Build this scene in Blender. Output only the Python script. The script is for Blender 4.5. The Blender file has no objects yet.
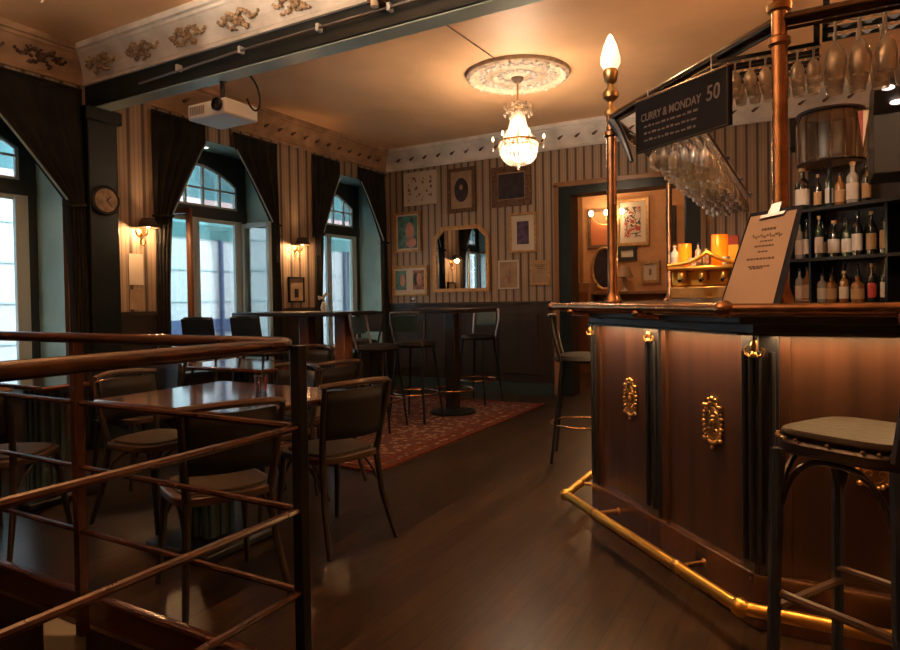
import bpy, bmesh, math, random
from mathutils import Vector, Matrix
random.seed(7)
PI = math.pi
COL = bpy.context.scene.collection
scene = bpy.context.scene

# ------------------------------------------------------------------ materials
def _nodes(name):
    m = bpy.data.materials.new(name); m.use_nodes = True
    nt = m.node_tree; b = nt.nodes['Principled BSDF']
    return m, nt, b
def mat(name, col, rough=.5, metal=0., var=0., vscale=8., bump=0., bscale=60., spec=.5, stretch=None, col2=None, coat=0., sheen=0.):
    m, nt, b = _nodes(name)
    b.inputs['Roughness'].default_value = rough; b.inputs['Metallic'].default_value = metal
    b.inputs['Specular IOR Level'].default_value = spec
    b.inputs['Coat Weight'].default_value = coat; b.inputs['Coat Roughness'].default_value = .15
    b.inputs['Base Color'].default_value = (*col, 1)
    tc = nt.nodes.new('ShaderNodeTexCoord'); src = tc.outputs['Object']
    if stretch:
        mp = nt.nodes.new('ShaderNodeMapping'); mp.inputs['Scale'].default_value = stretch
        nt.links.new(src, mp.inputs['Vector']); src = mp.outputs['Vector']
    if var or col2:
        n = nt.nodes.new('ShaderNodeTexNoise'); n.inputs['Scale'].default_value = vscale; n.inputs['Detail'].default_value = 5
        nt.links.new(src, n.inputs['Vector'])
        r = nt.nodes.new('ShaderNodeValToRGB')
        c2 = col2 if col2 else tuple(max(0, c*(1-var)) for c in col)
        c1 = col if col2 else tuple(min(1, c*(1+var)) for c in col)
        r.color_ramp.elements[0].position = .35; r.color_ramp.elements[0].color = (*c2, 1)
        r.color_ramp.elements[1].position = .65; r.color_ramp.elements[1].color = (*c1, 1)
        nt.links.new(n.outputs['Fac'], r.inputs['Fac']); nt.links.new(r.outputs['Color'], b.inputs['Base Color'])
    if bump:
        n2 = nt.nodes.new('ShaderNodeTexNoise'); n2.inputs['Scale'].default_value = bscale; n2.inputs['Detail'].default_value = 3
        nt.links.new(src, n2.inputs['Vector'])
        bp = nt.nodes.new('ShaderNodeBump'); bp.inputs['Strength'].default_value = bump; bp.inputs['Distance'].default_value = .01
        nt.links.new(n2.outputs['Fac'], bp.inputs['Height']); nt.links.new(bp.outputs['Normal'], b.inputs['Normal'])
    return m
def emis(name, col, s, base=(.8, .8, .8)):
    m, nt, b = _nodes(name)
    b.inputs['Base Color'].default_value = (*base, 1)
    b.inputs['Emission Color'].default_value = (*col, 1); b.inputs['Emission Strength'].default_value = s
    return m
def glass(name, col=(1, 1, 1), rough=.03, mixf=.12, tint=.9, milk=0.):
    m = bpy.data.materials.new(name); m.use_nodes = True; nt = m.node_tree
    for n in list(nt.nodes): nt.nodes.remove(n)
    out = nt.nodes.new('ShaderNodeOutputMaterial')
    t = nt.nodes.new('ShaderNodeBsdfTransparent'); t.inputs[0].default_value = (col[0]*tint, col[1]*tint, col[2]*tint, 1)
    g = nt.nodes.new('ShaderNodeBsdfGlossy'); g.inputs['Roughness'].default_value = rough; g.inputs[0].default_value = (1, 1, 1, 1)
    lw = nt.nodes.new('ShaderNodeLayerWeight'); lw.inputs['Blend'].default_value = .35
    mp = nt.nodes.new('ShaderNodeMath'); mp.operation = 'MULTIPLY_ADD'; mp.inputs[1].default_value = .75; mp.inputs[2].default_value = mixf
    mp.use_clamp = True
    nt.links.new(lw.outputs['Fresnel'], mp.inputs[0])
    mx = nt.nodes.new('ShaderNodeMixShader')
    nt.links.new(mp.outputs[0], mx.inputs[0]); nt.links.new(t.outputs[0], mx.inputs[1]); nt.links.new(g.outputs[0], mx.inputs[2])
    last = mx
    if milk:
        d = nt.nodes.new('ShaderNodeBsdfTranslucent'); d.inputs[0].default_value = (*col, 1)
        d2 = nt.nodes.new('ShaderNodeBsdfDiffuse'); d2.inputs[0].default_value = (*col, 1)
        ad = nt.nodes.new('ShaderNodeMixShader'); ad.inputs[0].default_value = .5
        nt.links.new(d.outputs[0], ad.inputs[1]); nt.links.new(d2.outputs[0], ad.inputs[2])
        m2 = nt.nodes.new('ShaderNodeMixShader'); m2.inputs[0].default_value = milk
        nt.links.new(mx.outputs[0], m2.inputs[1]); nt.links.new(ad.outputs[0], m2.inputs[2]); last = m2
    nt.links.new(last.outputs[0], out.inputs['Surface'])
    return m
def striped(name, axis, period, offs=0.):
    """vertical stripes along one world axis: tan bands, pale centre, dark lines"""
    m, nt, b = _nodes(name); b.inputs['Roughness'].default_value = .6
    tc = nt.nodes.new('ShaderNodeTexCoord'); sp = nt.nodes.new('ShaderNodeSeparateXYZ')
    nt.links.new(tc.outputs['Object'], sp.inputs[0])
    a = nt.nodes.new('ShaderNodeMath'); a.operation = 'MULTIPLY_ADD'; a.inputs[1].default_value = 1/period; a.inputs[2].default_value = 50+offs
    nt.links.new(sp.outputs[axis], a.inputs[0])
    f = nt.nodes.new('ShaderNodeMath'); f.operation = 'FRACT'; nt.links.new(a.outputs[0], f.inputs[0])
    r = nt.nodes.new('ShaderNodeValToRGB'); r.color_ramp.interpolation = 'LINEAR'
    els = [(0, (.095, .065, .047)), (.09, (.10, .07, .05)), (.18, (.35, .26, .19)), (.34, (.40, .295, .22)), (.40, (.26, .185, .135)), (.46, (.43, .32, .24)), (.62, (.44, .33, .245)), (.68, (.26, .185, .135)), (.74, (.40, .295, .22)), (.88, (.35, .26, .19)), (.94, (.075, .05, .036))]
    cr = r.color_ramp
    cr.elements[0].position = els[0][0]; cr.elements[0].color = (*els[0][1], 1)
    cr.elements[1].position = els[-1][0]; cr.elements[1].color = (*els[-1][1], 1)
    for p, c in els[1:-1]:
        e = cr.elements.new(p); e.color = (*c, 1)
    nt.links.new(f.outputs[0], r.inputs['Fac'])
    n = nt.nodes.new('ShaderNodeTexNoise'); n.inputs['Scale'].default_value = 3; nt.links.new(tc.outputs['Object'], n.inputs['Vector'])
    mx = nt.nodes.new('ShaderNodeMixRGB'); mx.blend_type = 'MULTIPLY'; mx.inputs[0].default_value = .35
    nt.links.new(r.outputs['Color'], mx.inputs[1]); nt.links.new(n.outputs['Fac'], mx.inputs[2])
    nt.links.new(mx.outputs[0], b.inputs['Base Color'])
    return m
def wood(name, c1, c2, rough=.35, scale=6., stretch=(1, 1, .08), coat=.2, bump=.05):
    m = mat(name, c1, rough, col2=c2, vscale=scale, stretch=stretch, coat=coat, bump=bump, bscale=30)
    return m
def planks():
    m, nt, b = _nodes('dark_plank_floor')
    tc = nt.nodes.new('ShaderNodeTexCoord')
    mp = nt.nodes.new('ShaderNodeMapping'); mp.inputs['Rotation'].default_value = (0, 0, PI/2)
    nt.links.new(tc.outputs['Object'], mp.inputs['Vector'])
    br = nt.nodes.new('ShaderNodeTexBrick'); br.inputs['Scale'].default_value = 1
    br.inputs['Brick Width'].default_value = 1.6; br.inputs['Row Height'].default_value = .11; br.inputs['Mortar Size'].default_value = .0035
    br.inputs['Color1'].default_value = (.040, .023, .013, 1); br.inputs['Color2'].default_value = (.020, .012, .008, 1); br.inputs['Mortar'].default_value = (.006, .004, .003, 1)
    nt.links.new(mp.outputs['Vector'], br.inputs['Vector'])
    mp2 = nt.nodes.new('ShaderNodeMapping'); mp2.inputs['Scale'].default_value = (14, 1.2, 1)
    nt.links.new(tc.outputs['Object'], mp2.inputs['Vector'])
    n = nt.nodes.new('ShaderNodeTexNoise'); n.inputs['Scale'].default_value = 3; n.inputs['Detail'].default_value = 6
    nt.links.new(mp2.outputs['Vector'], n.inputs['Vector'])
    n2 = nt.nodes.new('ShaderNodeTexNoise'); n2.inputs['Scale'].default_value = 7; n2.inputs['Detail'].default_value = 4
    nt.links.new(tc.outputs['Object'], n2.inputs['Vector'])
    r = nt.nodes.new('ShaderNodeValToRGB'); r.color_ramp.elements[0].position = .3; r.color_ramp.elements[0].color = (.22, .22, .22, 1); r.color_ramp.elements[1].position = .7; r.color_ramp.elements[1].color = (1.9, 1.8, 1.7, 1)
    nt.links.new(n.outputs['Fac'], r.inputs['Fac'])
    mx = nt.nodes.new('ShaderNodeMixRGB'); mx.blend_type = 'MULTIPLY'; mx.inputs[0].default_value = .8
    nt.links.new(br.outputs['Color'], mx.inputs[1]); nt.links.new(r.outputs['Color'], mx.inputs[2])
    nt.links.new(mx.outputs[0], b.inputs['Base Color'])
    mr = nt.nodes.new('ShaderNodeMapRange'); mr.inputs[1].default_value = .2; mr.inputs[2].default_value = .8; mr.inputs[3].default_value = .24; mr.inputs[4].default_value = .34
    b.inputs['Roughness'].default_value = .29
    bp = nt.nodes.new('ShaderNodeBump'); bp.inputs['Strength'].default_value = .25; bp.inputs['Distance'].default_value = .004
    ad = nt.nodes.new('ShaderNodeMath'); ad.operation = 'SUBTRACT'
    nt.links.new(n.outputs['Fac'], ad.inputs[0]); nt.links.new(br.outputs['Fac'], ad.inputs[1])
    nt.links.new(ad.outputs[0], bp.inputs['Height']); nt.links.new(bp.outputs['Normal'], b.inputs['Normal'])
    return m
def rugmat():
    m, nt, b = _nodes('persian_rug_pile'); b.inputs['Roughness'].default_value = .95; b.inputs['Specular IOR Level'].default_value = .1
    tc = nt.nodes.new('ShaderNodeTexCoord')
    v = nt.nodes.new('ShaderNodeTexVoronoi'); v.inputs['Scale'].default_value = 15; nt.links.new(tc.outputs['Object'], v.inputs['Vector'])
    w = nt.nodes.new('ShaderNodeTexNoise'); w.inputs['Scale'].default_value = 22; w.inputs['Detail'].default_value = 4; nt.links.new(tc.outputs['Object'], w.inputs['Vector'])
    ad = nt.nodes.new('ShaderNodeMath'); ad.operation = 'ADD'; nt.links.new(v.outputs['Distance'], ad.inputs[0]); nt.links.new(w.outputs['Fac'], ad.inputs[1])
    r = nt.nodes.new('ShaderNodeValToRGB'); cr = r.color_ramp
    cr.elements[0].position = .5; cr.elements[0].color = (.11, .05, .036, 1); cr.elements[1].position = 1.0; cr.elements[1].color = (.10, .045, .04, 1)
    for p, c in ((.62, (.24, .15, .105)), (.72, (.34, .25, .18)), (.84, (.17, .075, .05))):
        e = cr.elements.new(p); e.color = (*c, 1)
    nt.links.new(ad.outputs[0], r.inputs['Fac']); nt.links.new(r.outputs['Color'], b.inputs['Base Color'])
    return m
def picmat(name, cols, scale=14.):
    m, nt, b = _nodes(name); b.inputs['Roughness'].default_value = .3
    tc = nt.nodes.new('ShaderNodeTexCoord')
    n = nt.nodes.new('ShaderNodeTexNoise'); n.inputs['Scale'].default_value = scale; n.inputs['Detail'].default_value = 2
    nt.links.new(tc.outputs['Object'], n.inputs['Vector'])
    r = nt.nodes.new('ShaderNodeValToRGB'); cr = r.color_ramp; cr.interpolation = 'CONSTANT'
    k = len(cols); cr.elements[0].position = 0; cr.elements[0].color = (*cols[0], 1)
    cr.elements[1].position = .65; cr.elements[1].color = (*cols[-1], 1)
    for i in range(1, k-1):
        e = cr.elements.new(.4+.22*i/(k-1)); e.color = (*cols[i], 1)
    nt.links.new(n.outputs['Fac'], r.inputs['Fac']); nt.links.new(r.outputs['Color'], b.inputs['Base Color'])
    return m

M = {}
M['floor'] = planks()
M['ceil'] = mat('ochre_ceiling_paint', (.84, .52, .29), .55, var=.10, vscale=1.3)
M['wall_y'] = striped('striped_paper_side', 1, .145)
M['wall_x'] = striped('striped_paper_back', 0, .105)
M['teal'] = mat('teal_reveal_paint', (.28, .45, .43), .45, var=.12, vscale=3)
M['beam'] = mat('dark_teal_gloss_paint', (.011, .020, .026), .30, var=.2, vscale=3, spec=.3)
M['dark'] = mat('dark_stained_panelling', (.022, .016, .014), .4, var=.3, vscale=5, stretch=(1, 1, .2))
M['darkteal'] = mat('dark_teal_skirting', (.03, .05, .055), .3)
M['plaster'] = mat('aged_white_plaster', (.66, .63, .61), .7, var=.16, vscale=5, bump=.3, bscale=50)
M['plaster_gold'] = mat('browned_plaster_ornament', (.36, .25, .16), .6, var=.45, vscale=25, bump=.4, bscale=70)
M['orn_dark'] = mat('dark_brown_rosette_paint', (.10, .055, .035), .6, var=.4, vscale=30)
M['cream'] = mat('cream_plaster_medallion', (.62, .50, .38), .6, var=.22, vscale=18, bump=.5, bscale=40)
M['winframe'] = mat('near_black_window_paint', (.018, .026, .028), .35)
M['muntin'] = mat('pale_grey_window_paint', (.42, .52, .54), .4)
M['pane'] = glass('window_glass', (.93, 1, 1), .02, .04, .97)
M['curtain'] = mat('charcoal_curtain_cloth', (.020, .020, .019), .9, var=.2, vscale=6, bump=.3, bscale=120, spec=.1)
M['cord'] = mat('pale_teal_curtain_trim', (.30, .40, .42), .6)
M['brownwood'] = wood('varnished_brown_wood', (.20, .085, .04), (.09, .035, .018), .3)
M['redwood'] = wood('glossy_red_brown_tabletop', (.14, .045, .022), (.06, .02, .012), .08, stretch=(1, .1, 1), coat=.6, bump=.0)
M['darkwood'] = wood('almost_black_wood', (.022, .014, .011), (.010, .007, .006), .32)
M['bentwood'] = wood('worn_bentwood', (.07, .036, .02), (.03, .016, .01), .35, stretch=(1, 1, 1))
M['rush'] = mat('woven_rush_seat', (.040, .027, .014), .7, var=.35, vscale=60, bump=.6, bscale=160)
M['leather'] = mat('black_leather', (.008, .008, .009), .5, bump=.15, bscale=90, spec=.3)
M['tealleather'] = mat('dark_teal_leather', (.03, .07, .085), .3)
M['steel'] = mat('worn_steel', (.35, .34, .36), .35, 1.)
M['blackmetal'] = mat('black_painted_steel', (.015, .017, .022), .28, .4)
M['bluemetal'] = mat('blue_black_lacquered_wood', (.020, .028, .045), .22, coat=.4)
M['railmetal'] = mat('brown_lacquered_rail', (.062, .024, .015), .24, .25, var=.25, vscale=14, coat=.3)
M['brass'] = mat('aged_brass', (.50, .30, .12), .38, 1., var=.2, vscale=12)
M['railbrass'] = mat('darkened_brass_tube', (.11, .07, .045), .25, 1., var=.3, vscale=12)
M['brightbrass'] = mat('polished_brass', (.80, .46, .10), .33, 1., var=.1, vscale=9)
M['copper'] = mat('coppery_brass_tube', (.36, .20, .11), .27, 1., var=.3, vscale=14)
M['panel'] = wood('bar_mahogany_panel', (.058, .026, .016), (.026, .012, .008), .35, scale=9, stretch=(1.5, 1.5, .05), coat=.25)
M['barframe'] = mat('bar_blue_black_frame', (.012, .014, .021), .35, var=.15)
M['bartop'] = wood('bar_top_wood', (.10, .042, .022), (.04, .018, .011), .25, coat=.3)
M['rug'] = rugmat()
M['rugborder'] = mat('red_rug_border', (.12, .036, .024), .95, var=.4, vscale=40, spec=.1)
M['white'] = mat('white_plastic', (.72, .74, .76), .4)
M['lens'] = mat('projector_lens_glass', (.01, .012, .02), .05)
M['black'] = mat('matt_black', (.008, .008, .009), .6)
M['crystal'] = glass('chandelier_crystal', (1, .93, .85), .05, .22, .95, milk=.15)
M['wineglass'] = glass('hanging_glassware', (1, .95, .90), .10, .22, .88, milk=.24)
M['tumbler'] = glass('tumbler_glass', (.9, .92, .95), .04, .12, .9)
M['candle'] = emis('candle_bulb_glow', (1, .72, .40), 14)
M['bulb'] = emis('flame_bulb_glow', (1, .74, .45), 1.5)
M['shade'] = mat('dark_pleated_shade', (.045, .028, .018), .8)
M['gold'] = mat('gilt_frame', (.42, .25, .11), .4, .5, var=.25, vscale=30)
M['goldwood'] = wood('honey_wood_trim', (.30, .15, .065), (.18, .085, .035), .35)
M['ornateframe'] = mat('carved_brown_frame', (.12, .065, .035), .5, .2, var=.5, vscale=45, bump=.8, bscale=60)
M['mat_w'] = mat('warm_white_mount', (.55, .48, .40), .7)
M['mat_t'] = mat('tan_mount', (.32, .22, .14), .7, var=.15)
M['mirror'] = mat('mirror_silver', (.85, .85, .85), .02, 1.)
M['paper'] = mat('kraft_menu_paper', (.42, .29, .20), .8, var=.05)
M['ink'] = mat('brown_black_ink', (.12, .07, .045), .8)
M['chalk'] = mat('chalk_lettering', (.20, .20, .22), .9)
M['slate'] = mat('blackboard_slate', (.008, .010, .018), .7, var=.3, spec=.2)
M['clockface'] = mat('aged_clock_face', (.34, .25, .18), .5, var=.35, vscale=22)
M['orangewall'] = mat('warm_orange_wall', (.50, .27, .13), .7, var=.08)
M['bglass_d'] = mat('dark_bottle_glass', (.012, .012, .010), .12, coat=.5)
M['bglass_g'] = mat('green_bottle_glass', (.02, .04, .02), .12, coat=.5)
M['bglass_a'] = mat('amber_bottle_glass', (.20, .08, .02), .12, coat=.5)
M['bglass_c'] = mat('clear_bottle_spirit', (.28, .28, .28), .1, coat=.5)
M['lab_w'] = mat('white_bottle_label', (.60, .54, .48), .7)
M['lab_t'] = mat('tan_bottle_label', (.42, .26, .13), .7)
M['lab_r'] = mat('red_bottle_label', (.45, .05, .04), .6)
M['amberlamp'] = glass('amber_lamp_glass', (1, .45, .06), .15, .1, .9, milk=.75)
M['red'] = mat('red_card', (.22, .02, .02), .5)
M['yellow'] = mat('yellow_card', (.7, .45, .05), .5)
M['green'] = mat('green_leaf', (.08, .2, .04), .6)
M['facade'] = mat('white_render_facade', (.37, .35, .375), .8, var=.05)
M['upper'] = mat('teal_clad_upper_wall', (.028, .085, .10), .7, var=.35, vscale=1.5)
M['facade2'] = mat('grey_shopfront', (.25, .32, .34), .6)
M['awning'] = mat('teal_awning_canvas', (.05, .13, .14), .8)
M['street'] = mat('grey_pavement', (.35, .35, .35), .9, var=.1)
M['pink'] = mat('faded_pink_brick', (.42, .26, .26), .8)
M['navy'] = mat('navy_sign_board', (.02, .03, .09), .5)

# ------------------------------------------------------------------ geometry helpers
class MB:
    def __init__(s): s.b = bmesh.new()
    def box(s, c, d, rz=0, rx=0, ry=0):
        m = Matrix.Translation(c) @ Matrix.Rotation(rz, 4, 'Z') @ Matrix.Rotation(rx, 4, 'X') @ Matrix.Rotation(ry, 4, 'Y') @ Matrix.Diagonal((*d, 1))
        bmesh.ops.create_cube(s.b, size=1, matrix=m); return s
    def lo(s, x0, x1, y0, y1, z0, z1):
        return s.box(((x0+x1)/2, (y0+y1)/2, (z0+z1)/2), (abs(x1-x0), abs(y1-y0), abs(z1-z0)))
    def prism(s, pts, z0, z1):
        lo = [s.b.verts.new((p[0], p[1], z0)) for p in pts]; hi = [s.b.verts.new((p[0], p[1], z1)) for p in pts]
        n = len(pts); s.b.faces.new(lo[::-1]); s.b.faces.new(hi)
        for i in range(n): s.b.faces.new((lo[i], lo[(i+1) % n], hi[(i+1) % n], hi[i]))
        return s
    def slab(s, pts, off):
        """polygon of 3-D points thickened by vector off"""
        off = Vector(off); a = [s.b.verts.new(Vector(p)) for p in pts]; c = [s.b.verts.new(Vector(p)+off) for p in pts]
        n = len(pts); s.b.faces.new(a[::-1]); s.b.faces.new(c)
        for i in range(n): s.b.faces.new((a[i], a[(i+1) % n], c[(i+1) % n], c[i]))
        return s
    def tube(s, pts, r, seg=8, closed=False):
        pts = [Vector(p) for p in pts]; n = len(pts)
        rr = r if isinstance(r, (list, tuple)) else [r]*n
        rings = []; up = None
        for i, p in enumerate(pts):
            if closed: t = (pts[(i+1) % n]-pts[i-1])
            else: t = pts[min(i+1, n-1)]-pts[max(i-1, 0)]
            t.normalize()
            if up is None:
                up = Vector((0, 0, 1)) if abs(t.z) < .9 else Vector((1, 0, 0))
            a = t.cross(up)
            if a.length < 1e-4: a = t.orthogonal()
            a.normalize(); b = a.cross(t).normalized(); up = b
            rings.append([s.b.verts.new(p+rr[i]*(math.cos(2*PI*k/seg)*a+math.sin(2*PI*k/seg)*b)) for k in range(seg)])
        m = n if closed else n-1
        for i in range(m):
            A, B = rings[i], rings[(i+1) % n]
            for k in range(seg):
                s.b.faces.new((A[k], A[(k+1) % seg], B[(k+1) % seg], B[k]))
        if not closed:
            s.b.faces.new(rings[0][::-1]); s.b.faces.new(rings[-1])
        return s
    def ring(s, c, R, r, seg=32, tseg=8, zs=1):
        return s.tube([(c[0]+R*math.cos(2*PI*i/seg), c[1]+R*math.sin(2*PI*i/seg), c[2]) for i in range(seg)], r, tseg, True)
    def lathe(s, prof, c=(0, 0, 0), seg=20, m=None):
        rings = []
        for r, z in prof:
            if r < 1e-5: rings.append([s.b.verts.new((0, 0, z))])
            else: rings.append([s.b.verts.new((r*math.cos(2*PI*k/seg), r*math.sin(2*PI*k/seg), z)) for k in range(seg)])
        for A, B in zip(rings, rings[1:]):
            for k in range(seg):
                if len(A) == 1 and len(B) == 1: continue
                if len(A) == 1: s.b.faces.new((A[0], B[(k+1) % seg], B[k]))
                elif len(B) == 1: s.b.faces.new((A[k], A[(k+1) % seg], B[0]))
                else: s.b.faces.new((A[k], A[(k+1) % seg], B[(k+1) % seg], B[k]))
        if len(rings[0]) > 1: s.b.faces.new(rings[0][::-1])
        if len(rings[-1]) > 1: s.b.faces.new(rings[-1])
        vs = [v for r in rings for v in r]
        T = Matrix.Translation(c) @ (m if m else Matrix.Identity(4))
        bmesh.ops.transform(s.b, matrix=T, verts=vs); return s
    def ball(s, c, r, sc=(1, 1, 1), u=10, v=7):
        m = Matrix.Translation(c) @ Matrix.Diagonal((*[r*k for k in sc], 1))
        bmesh.ops.create_uvsphere(s.b, u_segments=u, v_segments=v, radius=1, matrix=m); return s
    def octa(s, c, r, h):
        m = Matrix.Translation(c) @ Matrix.Diagonal((r, r, h, 1))
        bmesh.ops.create_icosphere(s.b, subdivisions=1, radius=1, matrix=m); return s
    def build(s, name, m, parent=None, bevel=0, smooth=True, world=False, kind=None, mats=None):
        bmesh.ops.recalc_face_normals(s.b, faces=s.b.faces)
        me = bpy.data.meshes.new(name); s.b.to_mesh(me); s.b.free()
        if world and parent is not None:
            p = parent
            while p.parent: p = p.parent
            W = Matrix.Translation(p.location) @ Matrix.Rotation(p.rotation_euler.z, 4, 'Z')
            me.transform(W.inverted())
        me.materials.append(m)
        if mats:
            for q in mats: me.materials.append(q)
        o = bpy.data.objects.new(name, me); COL.objects.link(o)
        if parent: o.parent = parent
        if smooth:
            for f in me.polygons: f.use_smooth = True
            try: me.set_sharp_from_angle(angle=math.radians(38))
            except Exception: pass
        if bevel:
            b = o.modifiers.new('bevel', 'BEVEL'); b.width = bevel; b.segments = 2; b.limit_method = 'ANGLE'; b.angle_limit = .6
        if kind: o['kind'] = kind
        return o
def thing(name, label, cat, loc=(0, 0, 0), rz=0, group=None):
    o = bpy.data.objects.new(name, None); COL.objects.link(o); o.empty_display_size = .1
    o.location = loc; o.rotation_euler = (0, 0, rz); o['label'] = label; o['category'] = cat
    if group: o['group'] = group
    return o
def tag(o, label, cat, group=None, kind=None):
    o['label'] = label; o['category'] = cat
    if group: o['group'] = group
    if kind: o['kind'] = kind
    return o
def kids(o): return [c for c in list(COL.objects) if c.parent == o]
def dup(o, loc=None, rz=None, label=None, group=None, parent=None):
    c = o.copy(); COL.objects.link(c); c.parent = parent
    if loc is not None: c.location = loc
    if rz is not None: c.rotation_euler = (0, 0, rz)
    if label: c['label'] = label
    if group: c['group'] = group
    for k in kids(o): dup(k, parent=c)
    return c
def arc(c, r, a0, a1, n=12, plane='xy', ry=None):
    ry = ry or r; out = []
    for i in range(n+1):
        a = a0+(a1-a0)*i/n; x, y = r*math.cos(a), ry*math.sin(a)
        if plane == 'xy': out.append((c[0]+x, c[1]+y, c[2]))
        elif plane == 'xz': out.append((c[0]+x, c[1], c[2]+y))
        else: out.append((c[0], c[1]+x, c[2]+y))
    return out
def bez(p0, p1, p2, p3, n=12):
    p0, p1, p2, p3 = map(Vector, (p0, p1, p2, p3)); r = []
    for i in range(n+1):
        t = i/n; r.append((1-t)**3*p0+3*(1-t)**2*t*p1+3*(1-t)*t*t*p2+t**3*p3)
    return r

# ------------------------------------------------------------------ room constants
XL, YB, XR, YF, ZC = -5.32, 7.6, 1.7, -1.6, 3.31
D = .42
OPEN = [(1.55, 3.03), (3.93, 5.33), (6.12, 7.44)]      # window openings along the left wall
ZS, ZH = .50, 2.84

# floor with the stairwell left out
m = MB()
m.lo(-1.30, XR+.2, YF-.2, YB, -.25, 0)
m.lo(XL-D, -1.30, 1.40, YB, -.25, 0)
m.lo(XL-D, -4.5, YF-.2, 1.40, -.25, 0)
m.lo(-4.5, -1.30, YF-.2, -.5, -.25, 0)
m.lo(-4.6, -.5, YB, 11.0, -.25, 0)
floor = m.build('floor', M['floor'], kind='structure', smooth=False)
m = MB(); m.lo(-4.55, -1.28, 1.40, 1.46, -2.6, -.25); m.lo(-1.30, -1.24, -.5, 1.4, -2.6, -.25); m.lo(-4.55, -1.28, -.56, -.5, -2.6, -.25); m.lo(-4.56, -4.5, -.5, 1.4, -2.6, -.25); m.lo(-4.5, -1.3, -.5, 1.4, -2.7, -2.6)
m.build('wall_stairwell', M['dark'], kind='structure', smooth=False)
m = MB()
for i in range(11):
    z = -.2*(i+1); x = -4.5+i*.27
    m.lo(x, x+.29, -.49, 1.39, z-.04, z); m.lo(x-.0, x+.02, -.49, 1.39, z, z+.2)
tag(m.build('staircase', M['darkwood'], smooth=False), 'dark wooden stairs going down inside the railed stairwell', 'stairs')
# kerb around the hole
m = MB(); m.lo(-4.5, -1.30, 1.42, 1.46, 0, .10); m.lo(-1.28, -1.24, -.5, 1.42, 0, .03)
m.build('trim_1', M['railmetal'], kind='structure', smooth=False)

ceiling = MB().lo(XL-D, XR+.2, YF-.2, YB+.25, ZC, ZC+.2).build('ceiling', M['ceil'], kind='structure', smooth=False)
# left wall
m = MB()
ys = [YF-.2]+[v for o in OPEN for v in o]+[YB+.25]
for i in range(0, len(ys), 2): m.lo(XL-D, XL, ys[i], ys[i+1], 0, ZC)
for a, b in OPEN:
    m.lo(XL-D, XL, a, b, 0, ZS); m.lo(XL-D, XL, a, b, ZH, ZC)
wl = m.build('wall_left', M['wall_y'], kind='structure', smooth=False, mats=[M['teal'], M['dark']])
for p in wl.data.polygons:
    c = p.center
    if not (abs(p.normal.x) > .9 and c.x > XL-.01): p.material_index = 1
    elif c.z < ZS: p.material_index = 2
# wainscot strips on the left wall piers
m = MB()
for a, b in ((YF, 1.50), (3.08, 3.9), (5.37, 6.08), (7.47, YB)): m.lo(XL, XL+.025, a, b, .12, 1.10); m.lo(XL, XL+.04, a, b, 1.10, 1.14)
m.build('trim_2', M['dark'], kind='structure', smooth=False)
m = MB()
for a, b in ((YF, YB),): m.lo(XL, XL+.03, a, b, 0, .12)
m.build('baseboard_left', M['darkteal'], kind='structure', smooth=False)
# back wall with doorway
DX0, DX1, DZ = -2.62, -1.20, 2.5
m = MB(); m.lo(XL-D, DX0, YB, YB+.25, 0, ZC); m.lo(DX1, XR+.2, YB, YB+.25, 0, ZC); m.lo(DX0, DX1, YB, YB+.25, DZ, ZC)
m.build('wall_back', M['wall_x'], kind='structure', smooth=False)
m = MB(); m.lo(XL+.03, -2.83, YB-.03, YB, .14, 1.13); m.lo(XL+.03, -2.83, YB-.055, YB, 1.13, 1.17)
for x in (-4.9, -4.35, -3.8, -3.25): m.lo(x-.23, x+.23, YB-.045, YB, .25, 1.02)
m.build('trim_3', M['dark'], kind='structure', smooth=False, bevel=.004)
m = MB(); m.lo(XL+.03, -2.83, YB-.05, YB, 0, .14); m.lo(-1.0, XR, YB-.05, YB, 0, .14)
m.build('baseboard_back', M['darkteal'], kind='structure', smooth=False)
MB().lo(XR, XR+.2, YF-.2, YB, 0, ZC).build('wall_right', M['orangewall'], kind='structure', smooth=False)
MB().lo(XL, XR, YF-.2, YF, 0, ZC).build('wall_front', M['wall_x'], kind='structure', smooth=False)
# doorway lining: honey casing, dark lining
m = MB()
m.lo(-2.79, -2.73, YB-.05, YB, 0, 2.60); m.lo(-1.09, -1.03, YB-.05, YB, 0, 2.60); m.lo(-2.79, -1.03, YB-.05, YB, 2.56, 2.62)
m.build('trim_4', M['goldwood'], kind='structure', smooth=False, bevel=.006)
m = MB()
m.lo(-2.73, -2.58, YB-.035, YB+.25, 0, 2.56); m.lo(-1.24, -1.09, YB-.035, YB+.25, 0, 2.56); m.lo(-2.58, -1.24, YB-.035, YB+.25, 2.46, 2.56)
m.build('trim_5', M['beam'], kind='structure', smooth=False)
# adjoining room
m = MB(); m.lo(-4.6, -.5, 10.5, 10.7, 0, 3.3); m.lo(-4.7, -4.6, YB+.25, 10.5, 0, 3.3); m.lo(-.6, -.5, YB+.25, 10.5, 0, 3.3)
m.build('wall_adjoining_room', M['orangewall'], kind='structure', smooth=False)
MB().lo(-4.7, -.5, YB+.25, 10.7, 3.3, 3.4).build('ceiling_adjoining_room', M['ceil'], kind='structure', smooth=False)
m = MB(); m.lo(-4.6, -.6, 10.47, 10.5, 2.93, 3.02); m.lo(-3.42, -3.36, 10.46, 10.5, 1.3, 2.9)
m.build('trim_6', M['goldwood'], kind='structure', smooth=False)
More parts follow.
